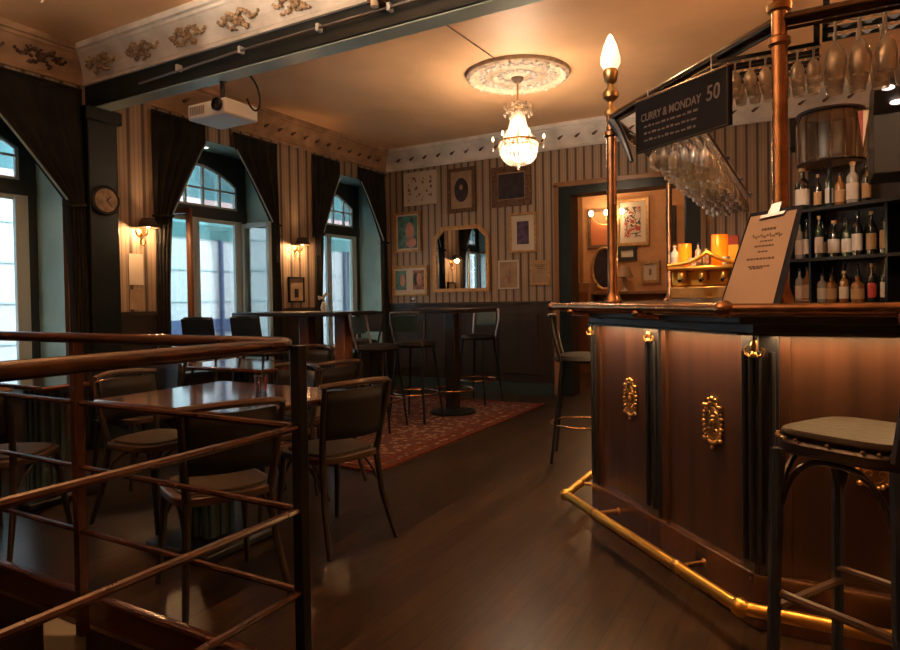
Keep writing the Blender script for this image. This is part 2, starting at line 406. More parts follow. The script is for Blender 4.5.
# dark door leaf opened beside the doorway, in the adjoining room
r = thing('door_leaf', 'dark glossy door standing open at the right side of the doorway', 'door', (-1.30, 7.9, 0), math.radians(83))
MB().lo(0, .8, -.02, .02, .01, 2.42).build('door_panel', M['beam'], r, bevel=.005)
MB().tube([(.72, -.03, 1.02), (.72, -.07, 1.02), (.62, -.07, 1.02)], .010).build('handle', M['brass'], r)

# ------------------------------------------------------------------ beam, pilaster, cornices
M['soffit'] = mat('soffit_daylight_tint', (.48, .66, .70), .35, var=.1, vscale=2)  # pale teal put into the colour to stand for daylight on the beam underside
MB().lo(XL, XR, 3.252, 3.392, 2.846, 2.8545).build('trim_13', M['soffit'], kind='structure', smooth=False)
MB().lo(XL, XR, 3.24, 3.40, 2.855, ZC).build('trim_7', M['beam'], kind='structure', smooth=False, bevel=.006)
M['pilaster'] = mat('very_dark_teal_pilaster_paint', (.006, .012, .015), .35, spec=.3)
m = MB(); m.lo(XL, XL+.10, 3.20, 3.46, 0, 2.855); m.lo(XL, XL+.13, 3.17, 3.49, 2.74, 2.855); m.lo(XL, XL+.12, 3.18, 3.48, 0, .25)
m.build('trim_8', M['pilaster'], kind='structure', smooth=False, bevel=.012)
# cove profile: (out from wall, height)
CP = [(0, 3.03), (.025, 3.03), (.03, 3.05), (.022, 3.065), (.03, 3.09), (.045, 3.14), (.075, 3.19), (.12, 3.235), (.135, 3.24), (.14, 3.26), (.165, 3.265), (.165, ZC), (0, ZC)]
def cornice(name, p0, p1, n, m, trim0=0, trim1=0):
    """cove along p0->p1, n = inward normal; mitred ends"""
    p0, p1, n = Vector(p0), Vector(p1), Vector(n); t = (p1-p0).normalized()
    mb = MB(); A = []; B = []
    for d, z in CP:
        A.append(mb.b.verts.new((*(p0+n*d+t*d*trim0).xy, z))); B.append(mb.b.verts.new((*(p1+n*d-t*d*trim1).xy, z)))
    k = len(CP)
    for i in range(k): mb.b.faces.new((A[i], A[(i+1) % k], B[(i+1) % k], B[i]))
    mb.b.faces.new(A[::-1]); mb.b.faces.new(B)
    return mb.build(name, m, kind='structure', smooth=False)
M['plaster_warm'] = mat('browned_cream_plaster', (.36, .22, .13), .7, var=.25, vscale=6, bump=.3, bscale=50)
c_beam = cornice('trim_9', (XL, 3.24, 0), (XR, 3.24, 0), (0, -1, 0), M['plaster'], 1, 0)
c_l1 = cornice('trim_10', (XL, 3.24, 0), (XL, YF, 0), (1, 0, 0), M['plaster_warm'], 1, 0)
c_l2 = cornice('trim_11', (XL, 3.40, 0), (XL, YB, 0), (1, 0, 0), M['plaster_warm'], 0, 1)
c_b = cornice('trim_12', (XL, YB, 0), (XR, YB, 0), (0, -1, 0), M['plaster'], 1, 0)
def swags(name, parent, p0, t, n, cnt, step, m):
    t, n, p0 = Vector(t), Vector(n), Vector(p0); mb = MB(); rnd = random.Random(3)
    for i in range(cnt):
        c = p0+t*(i*step)
        for k in range(26):                     # loose leaves
            u, w = rnd.uniform(-.15, .13), rnd.uniform(-.07, .06); q = c+t*u+n*(.06+.35*(w+.05)); mb.ball((q.x, q.y, 3.145+w), rnd.uniform(.008, .015), (1.3, 1, .8), 6, 4)
        for s in (-1, 1):                       # a scroll with leaves each side of a rosette
            for k in range(9):
                a = k/8*PI*1.5; rr = .035+.012*math.cos(2*a)
                u = s*(.055+rr*math.cos(a)*1.3)+s*.02*k/8; w = .045*math.sin(a)
                q = c+t*u+n*(.055+.45*(w+.05)); mb.ball((q.x, q.y, 3.14+w), .014+.006*rnd.random(), u=6, v=4)
            for k in range(5):
                u = s*(.11+.02*k); q = c+t*u+n*.065; mb.ball((q.x, q.y, 3.165-.028*math.sin(k/4*PI)), .012+.004*rnd.random(), u=6, v=4)
        for k in range(6):
            a = k*PI/3; q = c+t*(.028*math.cos(a))+n*.065; mb.ball((q.x, q.y, 3.15+.028*math.sin(a)), .016, u=6, v=4)
    return mb.build(name, m, parent)
swags('ornament', c_beam, (-4.99, 3.24, 0), (1, 0, 0), (0, -1, 0), 12, .52, M['plaster_gold'])
swags('ornament', c_l1, (XL, 2.86, 0), (0, -1, 0), (1, 0, 0), 9, .46, M['orn_dark'])
def rosettes(parent, p0, t, n, cnt, step, m):
    t, n, p0 = Vector(t), Vector(n), Vector(p0); mb = MB()
    for i in range(cnt):
        c = p0+t*(i*step)+n*.062
        mb.ball((c.x, c.y, 3.148), .020, (1, 1, .8), 8, 5)
        for k in range(1, 4):
            q = c+t*(.017*k); mb.ball((q.x, q.y, 3.15+.010*k), .019-.003*k, u=6, v=4)
    return mb.build('ornament', m, parent)
rosettes(c_l2, (XL, 3.55, 0), (0, 1, 0), (1, 0, 0), 19, .21, M['orn_dark'])
rosettes(c_b, (XL+.25, YB, 0), (1, 0, 0), (0, -1, 0), 32, .215, M['orn_dark'])

# conduit track and small spotlights on the beam
r = thing('track_rail', 'thin grey conduit with small clips along the dark beam face', 'track rail', (-4.55, 3.21, 2.93))
MB().tube([(-4.55, 3.205, 2.915), (-3.4, 3.205, 2.945), (-.4, 3.205, 2.955)], .009).build('tube', M['steel'], r, world=True)
for x in (-4.1, -3.45, -2.75, -2.2):
    MB().lo(x-.011, x+.011, 3.195, 3.24, 2.93, 2.975).build('clip', M['white'], r, world=True)
r = thing('beam_spotlight', 'small brass-capped spotlight fixed to the top of the beam face', 'spotlight', (-2.27, 3.18, 3.0))
MB().lo(-.05, .05, -.03, .06, -.02, .03).build('bracket', M['orn_dark'], r)
MB().lathe([(.0, 0), (.022, 0), (.026, -.05), (.0, -.055)], (0, -.02, 0)).build('lamp_head', M['mat_w'], r)

# wall clock on the pilaster
r = thing('wall_clock', 'round wall clock with dark rim on the dark pilaster', 'clock', (XL+.10, 3.325, 2.085))
RY = Matrix.Rotation(PI/2, 4, 'Y')
MB().lathe([(0, 0), (.125, 0), (.130, .02), (.118, .035), (.100, .028), (.0, .028)], seg=32, m=RY).build('case', M['black'], r)
MB().lathe([(0, .028), (.098, .028), (.098, .032), (0, .032)], seg=32, m=RY).build('dial', M['clockface'], r)
for a, l, w in ((.9, .05, .008), (2.4, .075, .006)):
    MB().box((.035, l/2*math.sin(a), l/2*math.cos(a)), (.003, w, l), rx=-a).build('hand', M['black'], r)

# ------------------------------------------------------------------ windows
def window(i, a, b):
    x = XL-D; w = b-a; mid = (a+b)/2
    m = MB()
    m.lo(x-.02, x+.05, a, a+.07, ZS, ZH); m.lo(x-.02, x+.05, b-.07, b, ZS, ZH)
    m.lo(x-.02, x+.05, a, b, ZS, ZS+.08); m.lo(x-.02, x+.06, a, b, 2.12, 2.24)
    # spandrels above the segmental fanlight
    N = 14; top = []
    m.lo(x-.02, x+.045, a, a+.13, 2.2, ZH); m.lo(x-.02, x+.045, b-.13, b, 2.2, ZH)
    for k in range(N+1):
        y = a+.13+(w-.26)*k/N; s = (y-mid)/(w/2-.13); top.append((y, 2.70-.19*s*s))
    for k in range(N):
        (y0, z0), (y1, z1) = top[k], top[k+1]
        m.slab([(x-.02, y0, z0), (x-.02, y1, z1), (x-.02, y1, ZH), (x-.02, y0, ZH)], (.07, 0, 0))
    fr = m.build(f'window_{i}', M['winframe'], kind='structure', smooth=False)
    g = MB().lo(x+.005, x+.011, a+.05, b-.05, ZS+.05, ZH-.1); g.build('glass', M['pane'], fr, smooth=False)
    m = MB()
    ph = lambda y: 2.70-.19*((y-mid)/(w/2-.13))**2
    m.tube([(x+.03, y, z-.012) for y, z in top], .016, 6)
    m.lo(x+.012, x+.047, a+.13, b-.13, 2.24, 2.265)
    for y in (a+.143, mid-.112, mid+.112, b-.143, mid-.336, mid+.336):
        m.lo(x+.014, x+.044, y-.013, y+.013, 2.24, ph(y)-.01)
    m.lo(x+.016, x+.042, a+.13, b-.13, 2.43, 2.45)
    m.build('fanlight_muntins', M['muntin'], fr, smooth=False)
    m = MB()
    for y, q in ((a+.07, .05), (mid-.045, .04), (mid+.005, .04), (b-.17, .10)): m.lo(x+.014, x+.052, y, y+q, ZS+.08, 2.12)
    m.lo(x+.014, x+.046, a+.07, b-.07, ZS+.08, ZS+.13); m.lo(x+.014, x+.046, a+.07, b-.07, 2.08, 2.12)
    m.build('casement_frame', M['muntin'], fr, smooth=False)
    MB().lo(x+.05, XL+.06, a-.03, b+.03, ZS-.0, ZS+.035).build('window_sill', M['darkteal'], fr, smooth=False, bevel=.006)
    # downlight in the niche soffit
    r = thing('downlight', ['', 'small round downlight in the soffit of the leftmost window niche', 'small round downlight above the middle window fanlight', 'small round downlight above the window nearest the back wall'][i], 'downlight', (XL-.2, mid, ZH))
    MB().lathe([(0, -.012), (.045, -.012), (.05, 0), (0, 0)], seg=16).build('rim', M['white'], r)
    MB().lathe([(0, -.016), (.03, -.016), (.03, -.012), (0, -.012)], seg=16).build('lamp', emis('downlight_glow', (.85, 1, 1), 3), r)
    return fr
for i, (a, b) in enumerate(OPEN): window(i+1, a, b)
# opened inward casements of the middle window
def sash(name, label, p, rz, w, z0, z1, fm):
    r = thing(name, label, 'window sash', p, rz)
    m = MB(); m.lo(0, .045, -.02, .02, z0, z1); m.lo(w-.045, w, -.02, .02, z0, z1); m.lo(0, w, -.02, .02, z0, z0+.06); m.lo(0, w, -.02, .02, z1-.05, z1)
    m.build('frame', fm, r, smooth=False)
    MB().lo(.04, w-.04, -.003, .003, z0+.04, z1-.03).build('pane', M['pane'], r, smooth=False)
sash('window_sash', 'pale grey framed glass sash swung open against the right reveal of the middle window', (XL-D+.06, 5.26, 0), math.radians(-4), .46, ZS+.06, 2.10, M['muntin'])
sash('window_sash', 'brown framed sash swung open at the left side of the middle window', (XL-D+.08, 4.02, 0), math.radians(17), .50, ZS+.06, 2.12, M['brownwood'])

# curtains: swag falling from the crown to a tie at the knee, then a gathered column
def curtain(label, ya, zk, yk, yo, s):
    """ya inner edge at the crown, yk inner edge at the knee, yo outer edge; s=+1 drapes to larger y"""
    r = thing('curtain', label, 'curtain', (XL+.03, yo, .02))
    zt = 2.97; rows = []; N = 26
    zz = [zt-(zt-zk)*i/16 for i in range(17)]+[zk-(zk-.03)*i/14 for i in range(1, 15)]
    b = MB().b; mb = MB(); mb.b = b
    edge = []
    for z in zz:
        if z >= 2.80: yi = ya
        elif z >= zk:
            t = (2.80-z)/(2.80-zk); yi = ya+(yk-ya)*(t**.92)
        else:
            t = min(1, (zk-z)/.9); yi = yk+(yo-yk)*.20*math.sin(t*PI/2)
        row = []
        for k in range(N+1):
            u = k/N; y = yo+(yi-yo)*u
            amp = .022 if z < zk else .012+.01*u
            x = XL+.045+amp*math.sin(u*PI*9+1.3*math.sin(z*1.4))+.008*math.sin(u*31+z*2)
            row.append(b.verts.new((x, y, z)))
        rows.append(row); edge.append((XL+.075, yi, z))
    for A, B in zip(rows, rows[1:]):
        for k in range(N): b.faces.new((A[k], A[k+1], B[k+1], B[k]))
    o = mb.build('drape', M['curtain'], r, world=True)
    sd = o.modifiers.new('thickness', 'SOLIDIFY'); sd.thickness = .008
    MB().tube([e for e in edge if zk-.02 <= e[2] <= 2.82], .008, 6).build('trim_cord', M['cord'], r, world=True)
    y0, y1 = min(yo, yk), max(yo, yk)
    MB().tube([(XL+.02, y1, zk-.02), (XL+.10, y1-.02, zk-.03), (XL+.10, y0+.02, zk-.05), (XL+.02, y0, zk-.04)], .012, 6).build('tie_back', M['curtain'], r, world=True)
    MB().tube([(XL+.04, min(ya, yo), zt+.01), (XL+.04, max(ya, yo), zt+.01)], .014, 6).build('curtain_rod', M['black'], r, world=True)
curtain('dark curtain swag on the right side of the leftmost window, beside the clock pilaster', 2.38, 2.06, 3.03, 3.19, 1)
curtain('dark curtain swag on the left side of the leftmost window', 2.22, 2.06, 1.60, 1.42, -1)
curtain('dark curtain swag on the left side of the middle window', 4.42, 2.06, 4.02, 3.84, -1)
curtain('dark curtain swag on the right side of the middle window', 4.80, 2.10, 5.30, 5.42, 1)
curtain('dark curtain swag on the left side of the window nearest the back wall', 6.50, 2.06, 6.16, 6.02, -1)
curtain('dark curtain swag in the room corner, right of the last window', 6.92, 2.05, 7.42, 7.53, 1)

# ------------------------------------------------------------------ outside
MB().lo(-16, XL-D-.02, -8, 22, -.3, -.15).build('street_ground', M['street'], kind='structure', smooth=False)
r = thing('townhouse', 'white rendered townhouse across the street with an arched doorway', 'building', (-12, 1.5, -.15))
MB().lo(-12.6, -12, -8, 22, -.15, 3.3).build('wall', M['facade'], r, world=True, smooth=False)
MB().lo(-12.5, -11.97, -8, 22, 3.3, 8).build('upper_wall', M['upper'], r, world=True, smooth=False)
for y in (-1.2, 2.2, 7.5, 13.2, 17.6):
    w = MB().lo(-12.0, -11.93, y-.55, y+.55, 1.0, 3.0).build('shop_window', M['facade2'], r, world=True, smooth=False)
    MB().lo(-11.93, -11.9, y-.45, y+.45, 1.1, 2.9).build('pane', M['bglass_c'], w, world=True, smooth=False)
for y in (5.4, 8.6, 10.4, 12.0, 14.9): MB().tube([(-11.93, y, -.15), (-11.93, y, 3.3)], .05, 8).build('drainpipe', M['navy'], r, world=True)
for z in (.55, 1.25, 1.95, 2.65): MB().lo(-11.995, -11.975, -8, 22, z, z+.025).build('render_groove', M['facade2'], r, world=True, smooth=False)
MB().tube(arc((-11.97, 4.3, .9), 1.0, 0, PI, 20, 'yz'), .07, 6).build('door_arch', M['pink'], r, world=True)
MB().lo(-11.99, -11.93, -8, 22, 3.4, 3.55).build('string_course', M['pink'], r, world=True, smooth=False)
MB().lo(-11.99, -11.94, 7.0, 12.5, .55, .85).build('sign_board', M['navy'], r, world=True, smooth=False)
r = thing('street_awning', 'teal canvas awning seen through the upper part of the middle window', 'awning', (-9.5, 10.5, 2.6))
MB().slab([(-9.4, 4.5, 2.72), (-8.6, 4.5, 2.45), (-8.6, 18.5, 2.45), (-9.4, 18.5, 2.72)], (0, 0, .03)).build('canvas', M['awning'], r, world=True, smooth=False)
MB().lo(-8.62, -8.59, 4.5, 18.5, 2.25, 2.45).build('valance', M['awning'], r, world=True, smooth=False)
for y in (4.6, 11.5, 18.4): MB().tube([(-9.1, y, -.15), (-9.1, y, 2.6)], .04, 8).build('post', M['darkteal'], r, world=True)

# ------------------------------------------------------------------ pictures
def picture(label, x0, x1, z0, z1, fm, fw=.03, mount=None, mw=.05, art=None, extra=None, tilt=0.0, kind='picture'):
    cx, cz = (x0+x1)/2, (z0+z1)/2; w, h = x1-x0, z1-z0
    r = thing('framed_picture', label, kind, (cx, YB-.001, z0))
    m = MB()
    for s in (-1, 1):
        m.lo(s*(w/2-fw), s*w/2, -.03, 0, 0, h)
    m.lo(-w/2+fw, w/2-fw, -.03, 0, 0, fw); m.lo(-w/2+fw, w/2-fw, -.03, 0, h-fw, h)
    m.build('frame', fm, r, bevel=.004, smooth=False)
    if mount: MB().lo(-w/2+fw, w/2-fw, -.014, 0, fw, h-fw).build('mount', mount, r, smooth=False)
    if art:
        q = mw if mount else fw
        MB().lo(-w/2+q, w/2-q, -.018, -.004, q, h-q).build('print', art, r, smooth=False)
    if extra: extra(r, w, h)
    return r
def blob(r, name, m, cx, cz, rx, rz_, y=-.020, seg=20):
    MB().slab([(cx+rx*math.cos(2*PI*k/seg), y, cz+rz_*math.sin(2*PI*k/seg)) for k in range(seg)], (0, .006, 0)).build(name, m, r, smooth=False)
def spots(r, w, h):
    rnd = random.Random(5); mb = MB()
    for i in range(26):
        cx, cz, q = rnd.uniform(-w*.36, w*.36), rnd.uniform(h*.14, h*.86), rnd.uniform(.008, .022)
        mb.slab([(cx+q*math.cos(k*PI/4), -.022, cz+q*1.2*math.sin(k*PI/4)) for k in range(8)], (0, .004, 0))
    mb.build('printed_spots', M['red_faded'], r, smooth=False)
M['red_faded'] = mat('faded_red_print', (.25, .12, .09), .7, var=.5, vscale=20)
M['skin'] = mat('printed_skin_tone', (.50, .24, .19), .5, var=.2)
M['hair'] = mat('printed_dark_hair', (.03, .02, .02), .5)
M['printteal'] = mat('printed_teal_background', (.06, .16, .15), .5, var=.6, vscale=10)
M['printdark'] = mat('printed_dark_background', (.025, .02, .03), .4, var=.5, vscale=12)
M['printpurple'] = mat('printed_purple_dark', (.06, .035, .09), .4, var=.8, vscale=14)
picture('pale map-like print with small spots, top left of the back wall pictures', -5.0, -4.47, 2.52, 2.98, M['mat_w'], .018, None, 0, M['mat_w'], spots)
def oval(r, w, h):
    blob(r, 'oval_portrait', M['printdark'], 0, h/2, w*.25, h*.27); blob(r, 'portrait_face', M['mat_t'], 0, h*.56, w*.055, h*.06, -.024)
picture('brown mounted print with a dark oval portrait at its centre', -4.30, -3.88, 2.37, 2.96, M['ornateframe'], .05, M['mat_t'], .06, None, oval)
picture('black picture in a wide carved brown frame under the ceiling, beside the chandelier', -3.64, -3.09, 2.39, 2.90, M['ornateframe'], .085, M['mat_t'], .095, M['printdark'])
def girl(r, w, h):
    blob(r, 'figure', M['skin'], w*.10, h*.52, w*.16, h*.22); blob(r, 'figure', M['hair'], -w*.02, h*.60, w*.08, h*.2, -.017); blob(r, 'figure', M['skin'], w*.14, h*.24, w*.2, h*.13)
picture('colour portrait of a pale-faced figure against teal, left side of the back wall', -5.17, -4.74, 1.88, 2.44, M['gold'], .035, M['mat_w'], .055, M['printteal'], girl)
def twin(r, w, h):
    MB().lo(-w*.40, -w*.10, -.024, -.01, h*.2, h*.84).build('left_photo', M['printteal'], r, smooth=False)
    MB().lo(w*.10, w*.40, -.024, -.01, h*.2, h*.84).build('right_photo', M['red_faded'], r, smooth=False)
    blob(r, 'face', M['skin'], -w*.2, h*.52, w*.07, h*.2, -.028); blob(r, 'face', M['skin'], w*.28, h*.55, w*.07, h*.2, -.028); blob(r, 'face', M['hair'], w*.18, h*.55, w*.06, h*.22, -.027)
picture('wide honey-framed pair of portrait photographs left of the mirror', -5.22, -4.64, 1.27, 1.69, M['gold'], .035, M['mat_w'], .05, None, twin)
picture('dark purple picture with a wide white mount, right of the mirror', -3.40, -3.03, 1.79, 2.29, M['gold'], .03, M['mat_w'], .105, M['printpurple'])
def redfig(r, w, h):
    blob(r, 'figure', M['red_faded'], w*.04, h*.36, w*.09, h*.16); blob(r, 'figure', M['red_faded'], w*.04, h*.62, w*.04, h*.08)
picture('small pale print with a red figure, low on the wall right of the mirror', -3.56, -3.27, 1.33, 1.70, M['mat_w'], .02, None, 0, M['mat_t'], redfig)
def lines(r, w, h):
    mb = MB()
    for k in range(3): mb.lo(-w*.28+.02*k, w*.28-.015*k, -.022, -.016, h*(.80-.07*k), h*(.83-.07*k))
    mb.build('heading', M['ink'], r, smooth=False)
picture('small tan framed notice with a dark heading, beside the doorway', -3.12, -2.86, 1.37, 1.68, M['gold'], .03, None, 0, M['mat_t'], lines)
# mirror with cut corners
r = thing('wall_mirror', 'large gold-framed mirror with cut upper corners on the back wall', 'mirror', (-4.11, YB-.001, 1.31))
def octo(w, h, c): return [(-w/2, 0), (w/2, 0), (w/2, h-c), (w/2-c, h), (-w/2+c, h), (-w/2, h-c)]
W_, H_ = .84, .88
outp, inp = octo(W_, H_, .14), [(x*(1-.11), .045+z*(1-.105)) for x, z in octo(W_, H_, .14)]
m = MB()
for i in range(6):
    j = (i+1) % 6
    m.slab([(outp[i][0], -.035, outp[i][1]), (outp[j][0], -.035, outp[j][1]), (inp[j][0], -.035, inp[j][1]), (inp[i][0], -.035, inp[i][1])], (0, .035, 0))
m.build('frame', M['gold'], r, smooth=False)
MB().slab([(x, -.015, z) for x, z in inp], (0, .01, 0)).build('mirror_glass', M['mirror'], r, smooth=False)
# pictures in the left wall pier
r = thing('framed_picture', 'small black-framed picture under the sconce between the last two windows', 'picture', (XL+.001, 5.72, 1.2))
m = MB(); m.lo(0, .025, -.13, -.11, 0, .30); m.lo(0, .025, .11, .13, 0, .30); m.lo(0, .025, -.13, .13, 0, .02); m.lo(0, .025, -.13, .13, .28, .30); m.build('frame', M['black'], r, smooth=False)
MB().lo(0, .012, -.11, .11, .02, .28).build('mount', M['mat_t'], r, smooth=False)
MB().lo(0, .018, -.03, .03, .06, .16).build('print', M['black'], r, smooth=False)
r = thing('wall_notice', 'pale notice sheets pinned under the sconce beside the clock pilaster', 'notice', (XL+.001, 3.69, 1.16))
MB().lo(0, .006, -.09, .05, .22, .50).build('sheet', M['mat_w'], r, smooth=False)
MB().lo(0, .006, -.09, .03, 0, .18).build('sheet', M['mat_t'], r, smooth=False)

# ------------------------------------------------------------------ wall sconces
def sconce(label, y, z):
    r = thing('wall_sconce', label, 'wall lamp', (XL, y, z))
    MB().lathe([(0, 0), (.04, 0), (.045, .012), (.03, .02), (0, .02)], m=RY, seg=16).build('wall_plate', M['brass'], r)
    MB().tube([(0, 0, 0), (.06, 0, -.04), (.11, 0, -.02), (.12, 0, .03)], .009).build('arm', M['brass'], r)
    MB().tube(arc((.05, 0, -.09), .035, PI/2, 2.2*PI, 10, 'xz'), .006, 6).build('scroll', M['brass'], r)
    m = MB(); P = [(.045, .10), (.085, .02), (.082, .02), (.042, .10)]
    m.lathe([(.050, .115), (.095, .03)], (.12, 0, 0), 24)
    # open shade: drop the two caps
    big = [f for f in m.b.faces if len(f.verts) > 4]; bmesh.ops.delete(m.b, geom=big, context='FACES_ONLY')
    o = m.build('shade', M['shade'], r); sd = o.modifiers.new('t', 'SOLIDIFY'); sd.thickness = .003
    MB().lathe([(0, .03), (.014, .035), (.018, .055), (.008, .085), (0, .09)], (.12, 0, 0), 10).build('bulb', M['candle'], r)
    L = bpy.data.lights.new('sconce_light', 'POINT'); L.energy = 28; L.color = (1, .55, .24); L.shadow_soft_size = .03
    l = bpy.data.objects.new('sconce_light', L); COL.objects.link(l); l.parent = r; l.location = (.12, 0, .015)
    return r
sconce('brass wall sconce with dark shade beside the clock pilaster', 3.72, 1.86)
sconce('brass wall sconce with dark shade above the small black-framed picture', 5.72, 1.84)

# ------------------------------------------------------------------ chandeliers
def chandelier(label, loc, power, up):
    R_ = math.radians
    r = thing('chandelier', label, 'chandelier', loc)       # local origin at ceiling height
    MB().lathe([(0, -.05), (.03, -.05), (.055, -.02), (.06, 0), (0, 0)], seg=16).build('canopy', M['orn_dark'], r)
    MB().tube([(0, 0, -.05), (0, 0, -.66)], .010).build('stem', M['brass'], r)
    for rz_, rr_, tr_ in ((-.24, .055, .006), (-.30, .10, .006), (-.60, .175, .012), (-.645, .165, .006)):
        MB().ring((0, 0, rz_), rr_, tr_, 36).build('brass_ring', M['brass'], r)
    rnd = random.Random(2)
    cr = MB()
    for k in range(12):
        a = k*PI/6
        for q, (rr, z) in enumerate(((.055, -.25), (.10, -.31), (.125, -.27), (.13, -.34))): cr.octa((rr*math.cos(a), rr*math.sin(a), z), .012, .024)
    o = cr.build('crown_drops', M['crystal'], r); o['kind'] = 'stuff'
    st = MB()
    for k in range(20):
        a = k*PI/10
        for j in range(11):
            t = j/10; rr = .055+.03*t+.075*t**3; z = -.34-.25*t
            st.octa((rr*math.cos(a), rr*math.sin(a), z), .0105, .015)
    o = st.build('crystal_strands', M['crystal'], r); o['kind'] = 'stuff'
    bo = MB()
    for k in range(24):
        a = k*PI/12
        for j in range(9):
            t = j/8*PI/2; rr = .17*math.cos(t)**.7 if j < 8 else 0; z = -.66-.15*math.sin(t)
            bo.octa((rr*math.cos(a), rr*math.sin(a), z), .014, .016)
        for z in (-.605, -.63): bo.octa((.178*math.cos(a), .178*math.sin(a), z), .011, .017)
    bo.octa((0, 0, -.85), .014, .022)
    o = bo.build('crystal_bowl', M['crystal'], r); o['kind'] = 'stuff'
    for k in range(6):
        a = k*PI/3+.3; c, s = math.cos(a), math.sin(a)
        arm = MB().tube([(.17*c, .17*s, -.60), (.20*c, .20*s, -.64), (.235*c, .235*s, -.63), (.24*c, .24*s, -.59)], .006).build('arm', M['brass'], r)
        MB().lathe([(0, 0), (.008, .004), (.011, .018), (.004, .042), (0, .045)], (.24*c, .24*s, -.585), 8).build('candle_bulb', M['candle'], arm)
        MB().octa((.24*c, .24*s, -.66), .011, .022).build('drop', M['crystal'], arm)
    for k in range(4):
        a = k*PI/2; MB().ball((.07*math.cos(a), .07*math.sin(a), -.66), .022).build('inner_bulb', M['candle'], r)
    for z, e in ((-.66, power*.75), (-.45, power*.25)):
        L = bpy.data.lights.new('chandelier_light', 'POINT'); L.energy = e; L.color = (1, .74, .50); L.shadow_soft_size = .12
        l = bpy.data.objects.new('chandelier_light', L); COL.objects.link(l); l.parent = r; l.location = (0, 0, z)
    L = bpy.data.lights.new('chandelier_ceiling_fill', 'SPOT'); L.energy = up; L.color = (1, .72, .47); L.shadow_soft_size = .10; L.spot_size = R_(168); L.spot_blend = .25  # extra upward light added to brighten the ceiling, beyond what the bulbs give
    l = bpy.data.objects.new('chandelier_ceiling_fill', L); COL.objects.link(l); l.parent = r; l.location = (.0, 0, -.56); l.rotation_euler = (PI, 0, 0)
    return r
chandelier('crystal chandelier hanging from the plaster ceiling medallion, lit', (-2.42, 5.63, ZC-.03), 60, 60)
CH2 = (-2.74, 1.50, ZC)
chandelier('crystal chandelier cut off by the top left edge of the photo', tuple(CH2), 9, 190)
# ceiling medallion
r = thing('ceiling_medallion', 'round moulded plaster ceiling medallion around the chandelier mount', 'ceiling rose', (-2.42, 5.63, ZC))
MB().lathe([(0, -.03), (.07, -.035), (.09, -.02), (.20, -.018), (.23, -.035), (.26, -.02), (.40, -.018), (.42, -.035), (.45, -.045), (.48, -.03), (.49, 0), (0, 0)], seg=56).build('disc', M['cream'], r)
m = MB()
for k in range(24):
    a = k*PI/12; m.ball((.45*math.cos(a), .45*math.sin(a), -.045), .016, (1, 1, .7), 6, 4)
    m.ball((.34*math.cos(a), .34*math.sin(a), -.02), .026, (1, 1, .6), 6, 4); m.ball((.30*math.cos(a+.13), .30*math.sin(a+.13), -.02), .018, (1, 1, .6), 6, 4)
for k in range(12):
    a = k*PI/6; m.ball((.16*math.cos(a), .16*math.sin(a), -.022), .034, (1, 1, .5), 8, 5)
m.build('relief', M['plaster'], r)
tag(MB().tube([(-2.446, 3.42, ZC-.006), (-2.44, 4.4, ZC-.006), (-2.424, 5.14, ZC-.006)], .005, 6).build('ceiling_cable', M['red_faded']), 'thin red-brown cable running along the ceiling to the medallion', 'cable')

# ------------------------------------------------------------------ projector
r = thing('projector', 'white projector hanging from the dark beam on a black pole', 'projector', (-3.82, 3.375, 2.55))
MB().lo(-.20, .20, -.155, .155, 0, .115).build('body', M['white'], r, bevel=.015)
RX = Matrix.Rotation(PI/2, 4, 'X')
MB().lathe([(0, 0), (.045, 0), (.048, .03), (.036, .035), (.034, .022), (0, .018)], (.13, -.15, .068), 20, RX).build('lens', M['lens'], r)
MB().lathe([(0, .115), (.05, .115), (.05, .13), (.018, .14), (.018, .306), (.035, .31), (.035, .315), (0, .315)], (0, 0, -.012), 14).build('ceiling_pole', M['blackmetal'], r)
m = MB()
for k in range(8): m.lo(-.17+.02*k, -.16+.02*k, -.158, -.15, .03, .09)
m.build('vent_grille', M['steel'], r, smooth=False)
tag(MB().tube(bez((-3.62, 3.42, 2.70), (-3.50, 3.42, 2.45), (-3.40, 3.42, 2.72), (-3.60, 3.41, 2.88), 16), .007, 6).build('projector_cable', M['black']), 'black cable looping from the projector up to the beam', 'cable')

# ------------------------------------------------------------------ adjoining room contents
def farpic(label, x0, x1, z0, z1, fm, mount, art):
    r = thing('framed_picture', label, 'picture', ((x0+x1)/2, 10.5, z0)); w, h = x1-x0, z1-z0
    m = MB(); fw = .05
    m.lo(-w/2, -w/2+fw, -.04, 0, 0, h); m.lo(w/2-fw, w/2, -.04, 0, 0, h); m.lo(-w/2+fw, w/2-fw, -.04, 0, 0, fw); m.lo(-w/2+fw, w/2-fw, -.04, 0, h-fw, h)
    m.build('frame', fm, r, smooth=False)
    MB().lo(-w/2+fw, w/2-fw, -.02, 0, fw, h-fw).build('mount', mount, r, smooth=False)
    if art: MB().lo(-w/2+.13, w/2-.13, -.026, 0, .13, h-.13).build('print', art, r, smooth=False)
farpic('plain reddish picture in the room beyond the doorway', -3.27, -2.88, 2.02, 2.66, M['ornateframe'], mat('terracotta_print', (.42, .13, .05), .6), None)
farpic('large white-mounted print with dark shapes beyond the doorway', -2.80, -2.28, 2.03, 2.78, M['gold'], M['mat_w'], picmat('mottled_print', [(.5, .42, .35), (.05, .04, .04), (.5, .42, .35), (.3, .05, .04), (.5, .42, .35)], 9))
farpic('narrow dark picture at the right, beyond the doorway', -2.02, -1.88, 2.05, 2.62, M['black'], M['orangewall'], None)
farpic('small cream framed print above the shelf in the room beyond', -2.42, -2.12, 1.42, 1.78, M['gold'], M['mat_w'], M['red_faded'])
farpic('small dark print above the shelf in the room beyond', -2.78, -2.48, 1.80, 2.02, M['black'], M['mat_w'], None)
